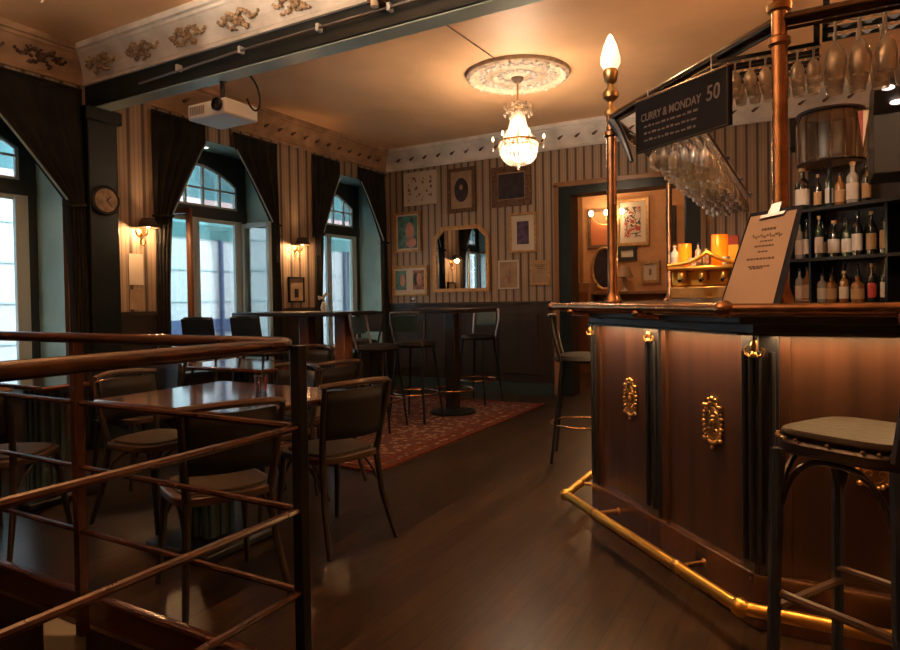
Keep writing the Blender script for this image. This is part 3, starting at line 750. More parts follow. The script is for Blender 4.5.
r = thing('oval_mirror', 'dark oval mirror in the room beyond the doorway', 'mirror', (-3.0, 10.5, 1.35))
m = MB(); m.tube([(.21*math.cos(a*PI/12), -.02, .33+.34*math.sin(a*PI/12)) for a in range(24)], .03, 8, True); m.build('frame', M['gold'], r)
MB().slab([(.20*math.cos(a*PI/12), -.02, .33+.33*math.sin(a*PI/12)) for a in range(24)], (0, .01, 0)).build('mirror_glass', M['printdark'], r, smooth=False)
r = thing('wall_shelf', 'long wooden wall shelf under the small prints beyond the doorway', 'shelf', (-2.5, 10.3, 1.25))
MB().lo(-.62, .75, -.15, .2, 0, .05).build('board', M['goldwood'], r, bevel=.005)
for x in (-.5, .6): MB().slab([(x, .2, 0), (x, -.1, 0), (x, .2, -.2)], (.03, 0, 0)).build('bracket', M['goldwood'], r, smooth=False)
r = thing('side_cabinet', 'low wooden cabinet beside the oval mirror in the room beyond', 'cabinet', (-3.28, 10.25, 0))
MB().lo(-.22, .16, -.2, .22, 0, 1.45).build('body', M['goldwood'], r, bevel=.01)
MB().lo(-.19, .13, -.215, -.2, .15, 1.3).build('door', M['brownwood'], r, bevel=.005)
r = thing('table_lamp', 'small shaded lamp on the shelf beyond the doorway', 'lamp', (-2.62, 10.25, 1.30))
MB().lathe([(0, 0), (.07, 0), (.03, .04), (.02, .1), (.05, .16), (.02, .22), (0, .22)], seg=14).build('base', M['mat_w'], r)
MB().lathe([(.14, .22), (.07, .40)], seg=18).build('lamp_shade', M['mat_t'], r)
r = thing('wall_sconce', 'three-bulb brass wall light glowing in the room beyond the doorway', 'wall lamp', (-2.93, 10.48, 2.45))
MB().tube(bez((-.25, -.12, .08), (-.15, -.12, -.12), (.15, -.12, -.12), (.25, -.12, .08)), .012).build('arm', M['brass'], r)
MB().tube([(0, 0, -.05), (0, -.12, -.05), (0, -.12, .05)], .012).build('stem', M['brass'], r)
for x in (-.25, 0, .25): MB().ball((x, -.12, .13), .038, (1, 1, 1.3)).build('bulb', M['candle'], r)
L = bpy.data.lights.new('far_light', 'POINT'); L.energy = 18; L.color = (1, .62, .30); L.shadow_soft_size = .12
l = bpy.data.objects.new('far_light', L); COL.objects.link(l); l.parent = r; l.location = (0, -.25, .12)
# a second lamp on the adjoining room's ceiling
r = thing('ceiling_lamp', 'round ceiling lamp of the adjoining room', 'lamp', (-2.6, 9.0, 3.3))
MB().lathe([(0, -.10), (.10, -.09), (.16, -.04), (.17, 0), (0, 0)], seg=24).build('globe', emis('opal_glow', (1, .7, .4), 4), r)
L = bpy.data.lights.new('ceiling_lamp_light', 'POINT'); L.energy = 30; L.color = (1, .62, .32); L.shadow_soft_size = .15
l = bpy.data.objects.new('ceiling_lamp_light', L); COL.objects.link(l); l.parent = r; l.location = (0, 0, -.22)

# ------------------------------------------------------------------ railing round the stairwell
r = thing('stair_railing', 'brown metal railing with a corner post around the stairwell, in the foreground', 'railing', (-1.26, 1.36, 0))
PX, PY = -1.262, 1.362
MB().tube(bez((PX, -.45, 1.085), (PX, .6, 1.085), (PX, 1.15, 1.085), (PX, 1.285, 1.085), 6)+arc((PX-.07, 1.285, 1.085), .07, 0, PI/2, 6)[1:]+[(-2.0, 1.357, 1.085), (-4.45, 1.357, 1.085)], .019, 12).build('top_rail', M['railmetal'], r, world=True)
for z in (.850, .616, .384, .150):
    a = MB().tube([(PX, -.45, z), (PX, PY, z)], .0105, 8).build('bar', M['railmetal'], r, world=True)
    a = MB().tube([(-4.45, PY, z), (PX, PY, z)], .0105, 8).build('bar', M['railmetal'], r, world=True)
for x, y in ((PX, PY), (-2.33, PY), (-3.4, PY), (-4.45, PY), (PX, -.45)):
    MB().lo(x-.017, x+.017, y-.017, y+.017, 0 if y > 1 else 0, 1.08).build('post', M['blackmetal'] if x > -2 else M['railmetal'], r, world=True, bevel=.003)
r = thing('wall_light_box', 'pale box fitting on the stairwell wall below the railing', 'fitting', (-2.47, 1.40, -.55))
MB().prism([(-.10, 0), (-.10, -.05), (0, -.10), (.10, -.05), (.10, 0)], .0, .545).build('body', mat('grey_green_plastic', (.22, .22, .19), .6), r, bevel=.006)

# ------------------------------------------------------------------ rug
r = thing('rug', 'red patterned persian rug on the dark plank floor', 'rug', (-3.59, 5.25, 0))
MB().lo(-.86, .86, -1.52, 1.52, 0, .010).build('pile', M['rug'], r, smooth=False)
m = MB()
for q in (0, .13): m.lo(-.93+q, -.87+q, -1.6+q, 1.6-q, 0, .0125); m.lo(.87-q, .93-q, -1.6+q, 1.6-q, 0, .0125); m.lo(-.93+q, .93-q, -1.6+q, -1.54+q, 0, .012); m.lo(-.93+q, .93-q, 1.54-q, 1.6-q, 0, .012)
m.build('border', M['rugborder'], r, smooth=False)

# ------------------------------------------------------------------ dining chairs and tables
def make_chair():
    r = thing('dining_chair', '', 'chair')
    W, Dp, z = .20, .20, .455
    pts = []
    for i in range(28):
        a = 2*PI*i/28; c, s = math.cos(a), math.sin(a); e = .55
        pts.append((W*1.04*abs(c)**e*(1 if c > 0 else -1), Dp*1.04*abs(s)**e*(1 if s > 0 else -1)))
    MB().prism(pts, z-.035, z).build('seat_frame', M['bentwood'], r, bevel=.006)
    MB().prism([(x*.86, y*.86) for x, y in pts], z-.005, z+.012).build('seat', M['rush'], r, bevel=.004)
    for s in (-1, 1):
        MB().tube([(s*.165, .165, z-.03), (s*.18, .185, .2), (s*.195, .215, 0)], [.018, .015, .012]).build('leg', M['darkwood'], r)
        MB().tube([(s*.165, -.17, z-.02), (s*.18, -.20, .22), (s*.205, -.27, 0)], [.018, .016, .012]).build('leg', M['darkwood'], r)
        MB().tube([(s*.165, -.17, z-.02), (s*.185, -.205, .62), (s*.20, -.245, .80)], [.018, .015, .013]).build('back_post', M['darkwood'], r)
        MB().tube(bez((s*.17, .17, .30), (s*.12, .18, .40), (s*.06, .19, .42), (0, .19, .42), 8), .008, 6).build('brace', M['darkwood'], r)
        MB().tube(bez((s*.175, -.18, .28), (s*.17, -.10, .40), (s*.165, 0, .42), (s*.165, .06, .42), 8), .008, 6).build('brace', M['darkwood'], r)
    # curved back panel
    mb = MB(); N = 14; F = []; 
    for zi in range(5):
        zz = .545+.235*zi/4; row = []
        for k in range(N+1):
            a = -1+2*k/N; y = -.27-.028*zi/4+.055*a*a
            row.append((.185*a, y+.02, zz))
        F.append(row)
    for i in range(4):
        for k in range(N):
            q = [F[i][k], F[i][k+1], F[i+1][k+1], F[i+1][k]]
            vs = [mb.b.verts.new(p) for p in q]; mb.b.faces.new(vs)
    bmesh.ops.remove_doubles(mb.b, verts=mb.b.verts, dist=.0005)
    o = mb.build('backrest', M['leather'], r); sd = o.modifiers.new('t', 'SOLIDIFY'); sd.thickness = .018
    MB().tube([(.205*a, -.30+.062*a*a+.02, .800+.015*(1-a*a)) for a in [-1+2*k/14 for k in range(15)]], .0155, 8).build('top_rail', M['bentwood'], r)
    return r
chair = make_chair()
def place(first, src, x, y, rz, label, group=None, z=0):
    if first: src.location = (x, y, z); src.rotation_euler = (0, 0, rz); src['label'] = label; c = src
    else: c = dup(src, (x, y, z), rz, label)
    if group: c['group'] = group
    return c
G = 'bentwood dining chairs around the dining tables'
R_ = math.radians
spots_ = [
 (-2.17, 2.56, R_(76), 'dark dining chair at the edge of the open floor, right of the glossy dining table'),
 (-2.19, 1.86, R_(66), 'dark dining chair tucked into the near side of the glossy table, behind the railing'),
 (-3.22, 2.32, R_(-84), 'brown-lit dining chair at the left end of the glossy dining table'),
 (-2.80, 2.76, R_(172), 'dining chair on the far side of the glossy table, facing the railing'),
 (-3.62, 1.74, R_(28), 'dining chair by the leftmost railing post, near the leftmost window'),
 (-4.05, 2.78, R_(184), 'dining chair far left under the leftmost window, behind the small table'),
 (-2.92, 3.30, R_(80), 'dining chair right of the second dining table, just before the rug'),
 (-4.42, 3.42, R_(-80), 'dining chair beside the pilaster at the second dining table'),
 (-3.72, 3.98, R_(180), 'dining chair between the second dining table and the high table'),
]
for i, (x, y, a, lab) in enumerate(spots_): place(i == 0, chair, x, y, a, lab, G, .0125 if i == 8 else 0)

def dining_table(label, x0, x1, y0, y1, px, py):
    r = thing('dining_table', label, 'table', (px, py, 0))
    o = MB().lo(x0, x1, y0, y1, .722, .75).build('tabletop', M['redwood'], r, world=True, bevel=.01)
    m = MB(); m.lo(-.08, .08, -.08, .08, .05, .70)
    m.build('column', M['bluemetal'], r, bevel=.006, smooth=False)
    m = MB()
    for s in (-.06, 0, .06): m.lo(s-.012, s+.012, -.088, -.08, .06, .69); m.lo(.08, .088, s-.012, s+.012, .06, .69)
    m.build('fluting_glints', M['tealleather'], r, smooth=False)  # teal strips put blue glints into the colour of the column ribs
    MB().lo(-.22, .22, -.22, .22, .0, .05).build('foot', M['blackmetal'], r, bevel=.015)
    MB().lo(-.2, .2, -.15, .15, .70, .722).build('top_plate', M['blackmetal'], r, smooth=False)
dining_table('glossy red-brown dining table behind the railing, reflecting the windows', -3.02, -2.02, 1.84, 2.62, -2.64, 2.20)
dining_table('dark dining table in the middle of the room before the rug', -4.15, -3.25, 3.15, 3.75, -3.7, 3.45)
dining_table('small dining table by the leftmost window, left of the railing post', -4.6, -3.75, 2.0, 2.5, -4.2, 2.25)

r = thing('tumbler', 'clear glass tumbler with red lines on the glossy dining table', 'glass', (-2.44, 2.36, .75))
m = MB(); m.lathe([(0, 0), (.026, 0), (.034, .085), (.032, .085), (.024, .008), (0, .008)], seg=18); m.build('body', M['tumbler'], r)
MB().ring((0, 0, .083), .0335, .0022, 24, 6).build('rim', M['black'], r)
m = MB()
for k in range(6):
    a = k*PI/3; m.tube([(.0275*math.cos(a), .0275*math.sin(a), .006), (.034*math.cos(a), .034*math.sin(a), .078)], .0018, 5)
m.build('printed_lines', M['red'], r)

# ------------------------------------------------------------------ high tables, stools with backs
def high_table(label, x0, x1, y0, y1, cols, ringed=False):
    LM = M['darkwood'] if ringed else M['brownwood']
    cx, cy = (x0+x1)/2, (y0+y1)/2
    r = thing('high_table', label, 'table', (cx, cy, .0125))
    MB().lo(x0, x1, y0, y1, 1.07, 1.11).build('tabletop', M['brownwood'] if 0 else M['darkwood'], r, world=True, bevel=.008)
    for x, y in cols:
        p = MB().lo(x-.06, x+.06, y-.06, y+.06, .05, 1.07).build('leg', LM, r, world=True, bevel=.008)
        MB().lathe([(0, .0125), (.24, .0125), (.24, .03), (.08, .06), (0, .06)] if ringed else [(0, .0125), (.17, .0125), (.17, .03), (.07, .05), (0, .05)], (x, y, 0), 24).build('foot', M['blackmetal'], p, world=True)
        if ringed:
            q = MB().ring((x, y, .26), .22, .011, 32).build('foot_ring', M['copper'], r, world=True)
            m = MB()
            for k in range(4):
                a = k*PI/2+.4; m.tube([(x+.06*math.cos(a), y+.06*math.sin(a), .26), (x+.22*math.cos(a), y+.22*math.sin(a), .26)], .007, 6)
            m.build('spokes', M['blackmetal'], q, world=True)
high_table('long dark high table between the window and the rug', -4.98, -3.72, 4.45, 5.10, [(-4.3, 4.78), (-3.86, 4.78)])
high_table('dark high table with a brass foot ring on the rug near the back wall', -3.78, -2.98, 5.62, 6.30, [(-3.34, 5.94)], True)
def make_stool(dark=False):
    r = thing('high_stool', '', 'stool'); SM = M['blackmetal'] if dark else M['steel']
    z = .76
    MB().lathe([(0, z-.03), (.185, z-.03), (.20, z-.01), (.19, z+.02), (.10, z+.035), (0, z+.035)], seg=24).build('seat', M['leather'], r)
    for sx in (-1, 1):
        MB().tube([(sx*.13, .13, z-.03), (sx*.20, .20, 0)], [.014, .011]).build('leg', M['blackmetal'], r)
        MB().tube([(sx*.13, -.13, z-.03), (sx*.20, -.21, 0)], [.014, .011]).build('leg', M['blackmetal'], r)
        MB().tube([(sx*.15, -.14, z-.02), (sx*.17, -.19, .95), (sx*.165, -.205, 1.07)], .011).build('back_post', SM, r)
    MB().tube([(-.165, -.205, 1.07), (0, -.235, 1.075), (.165, -.205, 1.07)], .013).build('top_rail', SM, r)
    MB().box((0, -.212 if dark else -.205, .965), (.36 if dark else .27, .022, .21 if dark else .17), rx=R_(7)).build('backrest', M['leather'] if dark else M['tealleather'], r, bevel=.008)
    MB().ring((0, 0, .27), .225, .009, 28).build('foot_ring', M['copper'], r)
    return r
stool = make_stool()
G = 'high stools with steel-framed backs around the high tables'
ss = [(-3.55, 4.90, R_(-80), .0125, 'steel-backed high stool with teal back panel at the right end of the long high table'),
      (-3.48, 5.44, R_(4), .0125, 'steel-backed high stool pulled up to the near side of the foot-ringed high table'),
      (-3.40, 6.66, R_(176), .0125, 'steel-backed high stool behind the foot-ringed high table, against the dark panelling')]
for i, (x, y, a, z, lab) in enumerate(ss): place(i == 0, stool, x, y, a, lab, G, z)
dstool = make_stool(True)
ss = [(-4.78, 4.08, R_(4), 0, 'all-dark high stool in front of the middle window, its wide back to the viewer'),
      (-4.22, 4.14, R_(-5), .0125, 'all-dark high stool at the near side of the long high table'),
      (-4.20, 5.45, R_(182), .0125, 'all-dark high stool on the far side of the long high table')]
for i, (x, y, a, z, lab) in enumerate(ss): place(i == 0, dstool, x, y, a, lab, 'all-dark high stools around the long high table', z)
# small things standing on the high tables
r = thing('flower_vase', 'small white vase with pale flowers on the long high table', 'vase', (-4.15, 4.85, 1.11))
MB().lathe([(0, 0), (.025, 0), (.032, .04), (.016, .09), (.020, .10), (0, .10)], seg=14).build('vase', M['white'], r)
m = MB(); rnd = random.Random(4)
for k in range(9): m.ball((rnd.uniform(-.04, .04), rnd.uniform(-.04, .04), rnd.uniform(.11, .18)), .014, u=6, v=5)
m.build('flowers', M['mat_w'], r)
m = MB()
for k in range(5): m.tube([(0, 0, .09), (rnd.uniform(-.03, .03), rnd.uniform(-.03, .03), .15)], .002, 5)
m.build('stems', M['green'], r)
r = thing('candle_holder', 'small clear glass candle holder on the high table near the back wall', 'candle holder', (-3.70, 5.75, 1.11))
MB().lathe([(0, 0), (.03, 0), (.012, .02), (.010, .06), (.032, .10), (.030, .10), (0, .065)], seg=14).build('holder', M['tumbler'], r)
MB().lathe([(0, .07), (.012, .07), (.012, .12), (0, .12)], seg=10).build('candle', M['white'], r)

# ------------------------------------------------------------------ the bar counter
C0, C1, C2, C3 = Vector((-1.05, 6.1)), Vector((-1.05, 3.42)), Vector((-.185, 2.54)), Vector((1.69, 2.54))
def offs(d):
    """poly-line of the bar front pushed outwards by d"""
    P = [C0, C1, C2, C3]; seg = [(P[i+1]-P[i]).normalized() for i in range(3)]
    nrm = [Vector((t.y, -t.x)) for t in seg]       # outward normals
    out = [C0+nrm[0]*d]
    for i in (1, 2):
        a, b = nrm[i-1], nrm[i]; bis = (a+b)/(1+a.dot(b)); out.append(P[i]+bis*d)
    out.append(C3+nrm[2]*d); return out
bar = thing('bar_counter', 'dark wooden bar counter with mahogany panels and brass ornaments', 'bar counter', (-.185, 2.54, 0))
def band(name, d0, d1, z0, z1, m, parent=bar, bevel=0):
    a, b = offs(d0), offs(d1)
    mb = MB()
    mb.prism([(p.x, p.y) for p in a]+[(p.x, p.y) for p in reversed(b)], z0, z1)
    return mb.build(name, m, parent, world=True, smooth=False, bevel=bevel)
band('carcass', -.03, -.42, .0, 1.128, M['barframe'])
band('plinth', .012, -.05, 0, .20, M['bartop'], bevel=.006)
band('frieze', .016, -.05, 1.065, 1.128, M['barframe'], bevel=.004)
band('countertop', .165, -.50, 1.128, 1.166, M['bartop'], bevel=.012)
band('countertop_moulding', .10, -.02, 1.10, 1.128, M['barframe'], bevel=.006)
SEG = {'C': (C0, C1), 'A': (C1, C2), 'B': (C2, C3)}
def fbox(seg, u0, u1, z0, z1, d0, d1, mb=None):
    a, b = SEG[seg]; t = (b-a).normalized(); n = Vector((t.y, -t.x)); mb = mb or MB()
    pts = [a+t*u0+n*d0, a+t*u1+n*d0, a+t*u1+n*d1, a+t*u0+n*d1]
    mb.prism([(p.x, p.y) for p in pts], z0, z1); return mb
def fpt(seg, u, d, z):
    a, b = SEG[seg]; t = (b-a).normalized(); n = Vector((t.y, -t.x)); p = a+t*u+n*d; return Vector((p.x, p.y, z))
LA = (C2-C1).length
panels = [('C', .10, .75), ('C', .85, 1.5), ('C', 1.6, 2.2), ('C', 2.3, 2.66), ('A', .02, .515), ('A', .625, 1.165), ('B', .075, .62), ('B', .74, 1.28), ('B', 1.36, 1.84)]
for s, a, b in panels:
    p = fbox(s, a, b, .20, 1.065, -.04, -.028).build('panel', M['panel'], bar, world=True, smooth=False)
    fbox(s, a, a+.035, .20, 1.065, -.03, -.012).build('panel_moulding', M['panel'], p, world=True, smooth=False)
    fbox(s, b-.02, b, .20, 1.065, -.03, -.012).build('panel_moulding', M['panel'], p, world=True, smooth=False)
pil = [('C', 0, .1), ('C', .75, .85), ('C', 1.5, 1.6), ('C', 2.2, 2.3), ('A', -.012, .02), ('A', .515, .625), ('A', 1.165, LA+.01), ('B', -.01, .075), ('B', .62, .74), ('B', 1.28, 1.36)]
for s, a, b in pil:
    p = fbox(s, a, b, .20, 1.065, -.05, .004).build('pilaster', M['barframe'], bar, world=True, smooth=False, bevel=.003)
    m = MB(); n = 2 if b-a > .06 else 1
    for k in range(n):
        u = a+(b-a)*(k+.5)/n; q0, q1 = fpt(s, u, .008, .24), fpt(s, u, .008, 1.0); m.tube([q0, q1], .011 if n > 1 else .007, 8)
    m.build('reeding', M['barframe'], p, world=True)
def ornament(seg, u, z, sc=1.0, medal=False):
    a, b = SEG[seg]; t = (b-a).normalized(); n = Vector((t.y, -t.x)); m = MB()
    def P(du, dz, d): q = fpt(seg, u+du*sc*(1.18 if medal else 1), d, z+dz*sc); return q
    if medal:
        m.slab([P(.040*math.cos(k*PI/8), .078*math.sin(k*PI/8), -.028) for k in range(16)], (n.x*.008, n.y*.008, 0))
        for k in range(26):
            ang = 2*PI*k/26; m.ball(P(.046*math.cos(ang), .080*math.sin(ang), -.018), .0078*sc*(1+.25*(k % 2)), u=6, v=5)
        m.tube([P(.034*math.cos(2*PI*k/24), .064*math.sin(2*PI*k/24), -.017) for k in range(24)], .0035, 5, True)
        for sx in (-1, 1):
            for sz in (-1, 1):      # four small scrolls
                m.tube([P(sx*(.017+.011*math.cos(a*.6)*(1-a*.06)), sz*.034+.014*math.sin(a*.6)*(1-a*.06), -.015) for a in range(10)], .0035, 5)
                m.ball(P(sx*.040, sz*.088-sz*.022, -.016), .010*sc, u=6, v=5)
        m.ball(P(0, .0, -.018), .013*sc, (1, 1, 1.5), 8, 6); m.ball(P(0, .024, -.018), .008*sc, u=6, v=5)
        m.ball(P(0, .097, -.016), .011*sc, u=6, v=5); m.ball(P(0, -.097, -.016), .009*sc, u=6, v=5)
        for s in (-1, 1): m.ball(P(s*.018, .092, -.016), .009*sc, u=6, v=5)
        m.build('medallion', M['brass'], bar, world=True)
    else:
        for s in (-1, 1):
            m.tube([P(0, -.02, .012), P(s*.02, -.028, .016), P(s*.042, -.018, .016), P(s*.047, .0, .014), P(s*.036, .004, .014)], .006*sc, 6)
            m.tube([P(0, -.02, .012), P(s*.012, .01, .016), P(s*.008, .03, .016)], .006*sc, 6)
        m.ball(P(0, .012, .016), .012*sc, (1, 1, 1.6), 8, 6); m.ball(P(0, -.02, .016), .012*sc, u=8, v=6)
        m.build('corner_ornament', M['brass'], bar, world=True)
ornament('A', .35, .70, 1.0, True); ornament('A', .97, .695, 1.0, True); ornament('B', .36, .63, 1.0, True); ornament('B', 1.0, .63, 1.0, True); ornament('C', 2.48, .7, 1.0, True); ornament('C', 1.2, .7, 1.0, True)
ornament('A', .0, 1.02, .8); ornament('A', .57, 1.02, .8); ornament('A', LA+.01, 1.01, 1.0); ornament('B', .68, 1.01, 1.0)
# hand rail under the counter edge
hr = offs(.197); HZ = 1.156
MB().tube([(hr[0].x, hr[0].y, HZ), (hr[1].x, hr[1].y, HZ)], .0175, 12).build('hand_rail', M['copper'], bar, world=True)
MB().tube([(hr[1].x, hr[1].y, HZ), (hr[2].x, hr[2].y, HZ)], .0175, 12).build('hand_rail', M['copper'], bar, world=True)
MB().tube([(hr[2].x, hr[2].y, HZ), (hr[3].x, hr[3].y, HZ)], .0175, 12).build('hand_rail', M['copper'], bar, world=True)
for p, q in ((hr[1], .024), (hr[2], .031)): MB().ball((p.x, p.y, HZ), q, (1.15, 1.15, 1)).build('rail_elbow', M['copper'], bar, world=True)
for s, u in (('A', .16), ('A', .78), ('B', .42), ('B', 1.1), ('C', 1.9), ('C', 1.1)):
    a, b = fpt(s, u, .10, 1.118), fpt(s, u, .197, 1.132)
    m = MB(); m.tube([fpt(s, u, .02, 1.10), a, b], [.012, .013, .016], 8); m.ball(b, .024, (1, 1, .8), 10, 7)
    m.build('rail_bracket', M['copper'], bar, world=True)
# foot rail
FR = [Vector((-1.185, 4.9)), Vector((-1.185, 3.345)), Vector((-.228, 2.395)), Vector((1.6, 2.395))]
MB().tube([(FR[0].x, FR[0].y, .13), (FR[1].x, FR[1].y, .13)], .023, 12).build('foot_rail', M['brightbrass'], bar, world=True)
MB().tube([(FR[1].x, FR[1].y, .13), (FR[2].x, FR[2].y, .13)], .023, 12).build('foot_rail', M['brightbrass'], bar, world=True)
MB().tube([(FR[2].x, FR[2].y, .13), (FR[3].x, FR[3].y, .13)], .023, 12).build('foot_rail', M['brightbrass'], bar, world=True)
for p in (FR[1], FR[2]):
    m = MB(); m.ball((p.x, p.y, .13), .033); m.build('foot_rail_elbow', M['brightbrass'], bar, world=True)
for s, u in (('A', .28), ('A', .95), ('B', .5), ('B', 1.2), ('C', 2.5), ('C', 1.6)):
    fr = {'A': (FR[1], FR[2]), 'B': (FR[2], FR[3]), 'C': (FR[0], FR[1])}[s]
    e = fpt(s, u, 0, .13); d = (fr[1]-fr[0]).normalized(); q = fr[0]+d*((Vector((e.x, e.y))-fr[0]).dot(d))
    m = MB(); m.tube([(e.x, e.y, .13), (q.x, q.y, .13)], .010, 8); m.ball((q.x, q.y, .13), .027); m.ball((e.x, e.y, .13), .022, (1, 1, 1))
    m.build('foot_rail_bracket', M['brass'], bar, world=True)
# warm strip lights tucked under the overhang
for s, u0, u1 in (('A', .03, LA-.03), ('B', .05, 1.8), ('C', .1, 2.6)):
    a, b = SEG[s]; t = (b-a).normalized(); c = fpt(s, (u0+u1)/2, .035, 1.060)
    ls = fbox(s, u0, u1, 1.058, 1.066, .018, .052).build('light_strip', M['barframe'], bar, world=True, smooth=False)
    L = bpy.data.lights.new('bar_strip', 'AREA'); L.shape = 'RECTANGLE'; L.size = u1-u0; L.size_y = .02; L.energy = 9.0*(u1-u0); L.color = (1, .55, .22)
    l = bpy.data.objects.new('bar_strip', L); COL.objects.link(l); l.location = (c.x, c.y, 1.056); l.rotation_euler = (0, 0, math.atan2(t.y, t.x))

# ------------------------------------------------------------------ overhead brass frame with glass racks
fr_ = thing('overhead_frame', 'brass post frame standing on the bar counter and carrying the glass racks', 'rack frame', (-.95, 3.47, 1.166))
P1, P2, P3 = (-.95, 3.47), (-.108, 2.65), (-.95, 5.05)
def post(p, zt, r0, name='post', big=1.0):
    m = MB()
    m.lathe([(0, 1.167), (.05*big, 1.167), (.05*big, 1.18), (r0*1.5, 1.20), (r0, 1.23), (r0, zt-.10), (r0*1.4, zt-.09), (r0*1.4, zt-.07), (r0, zt-.06), (r0, zt+.04), (0, zt+.04)], (p[0], p[1], 0), 18)
    return m.build(name, M['copper'], fr_, world=True)
post(P1, 2.16, .0265); post(P2, 2.20, .027, big=.9); post(P3, 2.16, .022)
m = MB(); m.lathe([(0, 2.17), (.034, 2.18), (.036, 2.20), (.016, 2.23), (.014, 2.25), (.040, 2.275), (.042, 2.30), (.018, 2.33), (.016, 2.345), (.032, 2.36), (.040, 2.41), (.034, 2.425), (0, 2.425)], (*P1, 0), 18)
fin = m.build('finial', M['brass'], fr_, world=True)
MB().lathe([(0, 2.422), (.036, 2.425), (.052, 2.455), (.052, 2.49), (.036, 2.55), (.014, 2.60), (0, 2.615)], (*P1, 0), 20).build('flame_bulb', M['bulb'], fin, world=True)
m = MB(); m.lathe([(0, 2.22), (.040, 2.23), (.044, 2.25), (.020, 2.27), (.045, 2.30), (.02, 2.34), (.03, 2.37), (0, 2.42)], (*P2, 0), 18); m.build('finial', M['brass'], fr_, world=True)
RB = (1.65, 2.65)
for a, b, za, zb in ((P1, P2, 2.165, 2.195), (P2, RB, 2.195, 2.195), (P3, P1, 2.165, 2.165)):
    q = MB().tube([(*a, za), (*b, zb)], .023, 10).build('rail', M['railbrass'], fr_, world=True)
    q2 = MB().tube([(a[0], a[1], za-.033), (b[0], b[1], zb-.033)], .007, 8).build('hanging_rod', M['railbrass'], fr_, world=True)
MB().tube(bez((-.94, 3.46, 2.15), (-.90, 3.44, 2.10), (-.86, 3.40, 2.02), (-.82, 3.38, 1.90), 10), [.03-.0018*k for k in range(11)], 8).build('scroll_bracket', M['blackmetal'], fr_, world=True)
# long rack over the inside of the bar
m = MB()
RK = [-.80, -.745, -.69, -.635, -.58, -.525]
for x in RK: m.lo(x-.028, x-.021, 3.75, 6.4, 2.075, 2.09); m.lo(x+.021, x+.028, 3.75, 6.4, 2.075, 2.09)
for y in (3.78, 4.6, 5.5, 6.35): m.lo(-.84, -.48, y-.012, y+.012, 2.09, 2.11)
rk = m.build('glass_rack', M['blackmetal'], fr_, world=True, smooth=False)
for y in (3.78, 5.0): MB().tube([(-.83, y, 2.10), (-.95, y, 2.155)], .008, 6).build('rack_bracket', M['blackmetal'], rk, world=True)
MB().tube([(-.66, 6.36, 2.10), (-.66, 7.58, 2.10)], .012, 6).build('rack_bracket', M['blackmetal'], rk, world=True)
# rack near the corner post and rack over the right part
m = MB()
for y in (2.84, 2.96, 3.08): m.lo(-.36, .02, y-.045, y-.037, 2.13, 2.145); m.lo(-.36, .02, y+.037, y+.045, 2.13, 2.145)
m.lo(-.36, -.34, 2.80, 3.13, 2.145, 2.16); m.lo(0, .02, 2.66, 3.13, 2.145, 2.16)
m.build('glass_rack', M['blackmetal'], fr_, world=True, smooth=False)
m = MB()
for y in (2.74, 2.85, 2.96): m.lo(.03, .75, y-.05, y-.042, 2.210, 2.225); m.lo(.03, .75, y+.042, y+.05, 2.210, 2.225)
for x in (.04, .4, .74): m.lo(x-.01, x+.01, 2.65, 3.02, 2.225, 2.24)
m.build('glass_rack', M['blackmetal'], fr_, world=True, smooth=False)

# glasses hang upside down: origin at the base, bowl below
def glass_mesh(name, rb, hs, rw, hb, base=.034):
    m = MB()
    m.lathe([(0, 0), (base, -.002), (base, -.005), (.006, -.012), (.004, -.02), (.004, -hs), (.012, -hs-.008), (rw*.75, -hs-hb*.25), (rw, -hs-hb*.55), (rb, -hs-hb), (rb-.002, -hs-hb), (rw-.003, -hs-hb*.55), (rw*.72, -hs-hb*.27), (0, -hs-.014)], seg=12)
    return m
def one_glass(label, cat, group, loc, *a):
    m = glass_mesh('wine_glass', *a); o = m.build('wine_glass', M['wineglass']); o.location = loc; tag(o, label, cat, group); return o
lab = 'upside-down stemmed glass hanging in the long dense rack above the bar'
g0 = None
for i, x in enumerate(RK):
    for k in range(36):
        y = 3.80+k*.072+(.0 if i % 2 else .0)
        if g0 is None: g0 = one_glass(lab, 'glass', 'glasses in the long rack above the bar', (x, y, 2.098), .020, .07, .0265, .09, .026)
        else:
            o = g0.copy(); COL.objects.link(o); o.location = (x, y+random.uniform(-.012, .012), 2.098); o.rotation_euler = (random.uniform(-.07, .07), random.uniform(-.07, .07), random.random()*6); sc = random.uniform(.88, 1.12); o.scale = (sc, sc, sc)
h0 = None
for y in (2.84, 2.96, 3.08):
    for k in range(7):
        x = -.33+.055*k; lf = x < -.13
        if h0 is None: h0 = o = one_glass('', 'glass', '', (x, y, 2.145), .021, .045, .026, .072, .026)
        else: o = h0.copy(); COL.objects.link(o); o.location = (x, y, 2.145)
        o['label'] = 'small upside-down glass in the short rack left of the tall brass corner post' if lf else 'small upside-down glass in the short rack, just right of the tall brass corner post'
        o['group'] = 'small glasses left of the corner post' if lf else 'small glasses right of the corner post'
k0 = None
for y in (2.74, 2.85, 2.96):
    for k in range(9):
        x = .07+.076*k
        if k0 is None: k0 = one_glass('large upside-down wine glass in the rack at the top right, above the bottles', 'glass', 'large glasses in the right-hand rack', (x, y, 2.232), .028, .12, .036, .13, .034)
        else:
            o = k0.copy(); COL.objects.link(o); o.location = (x, y, 2.232)

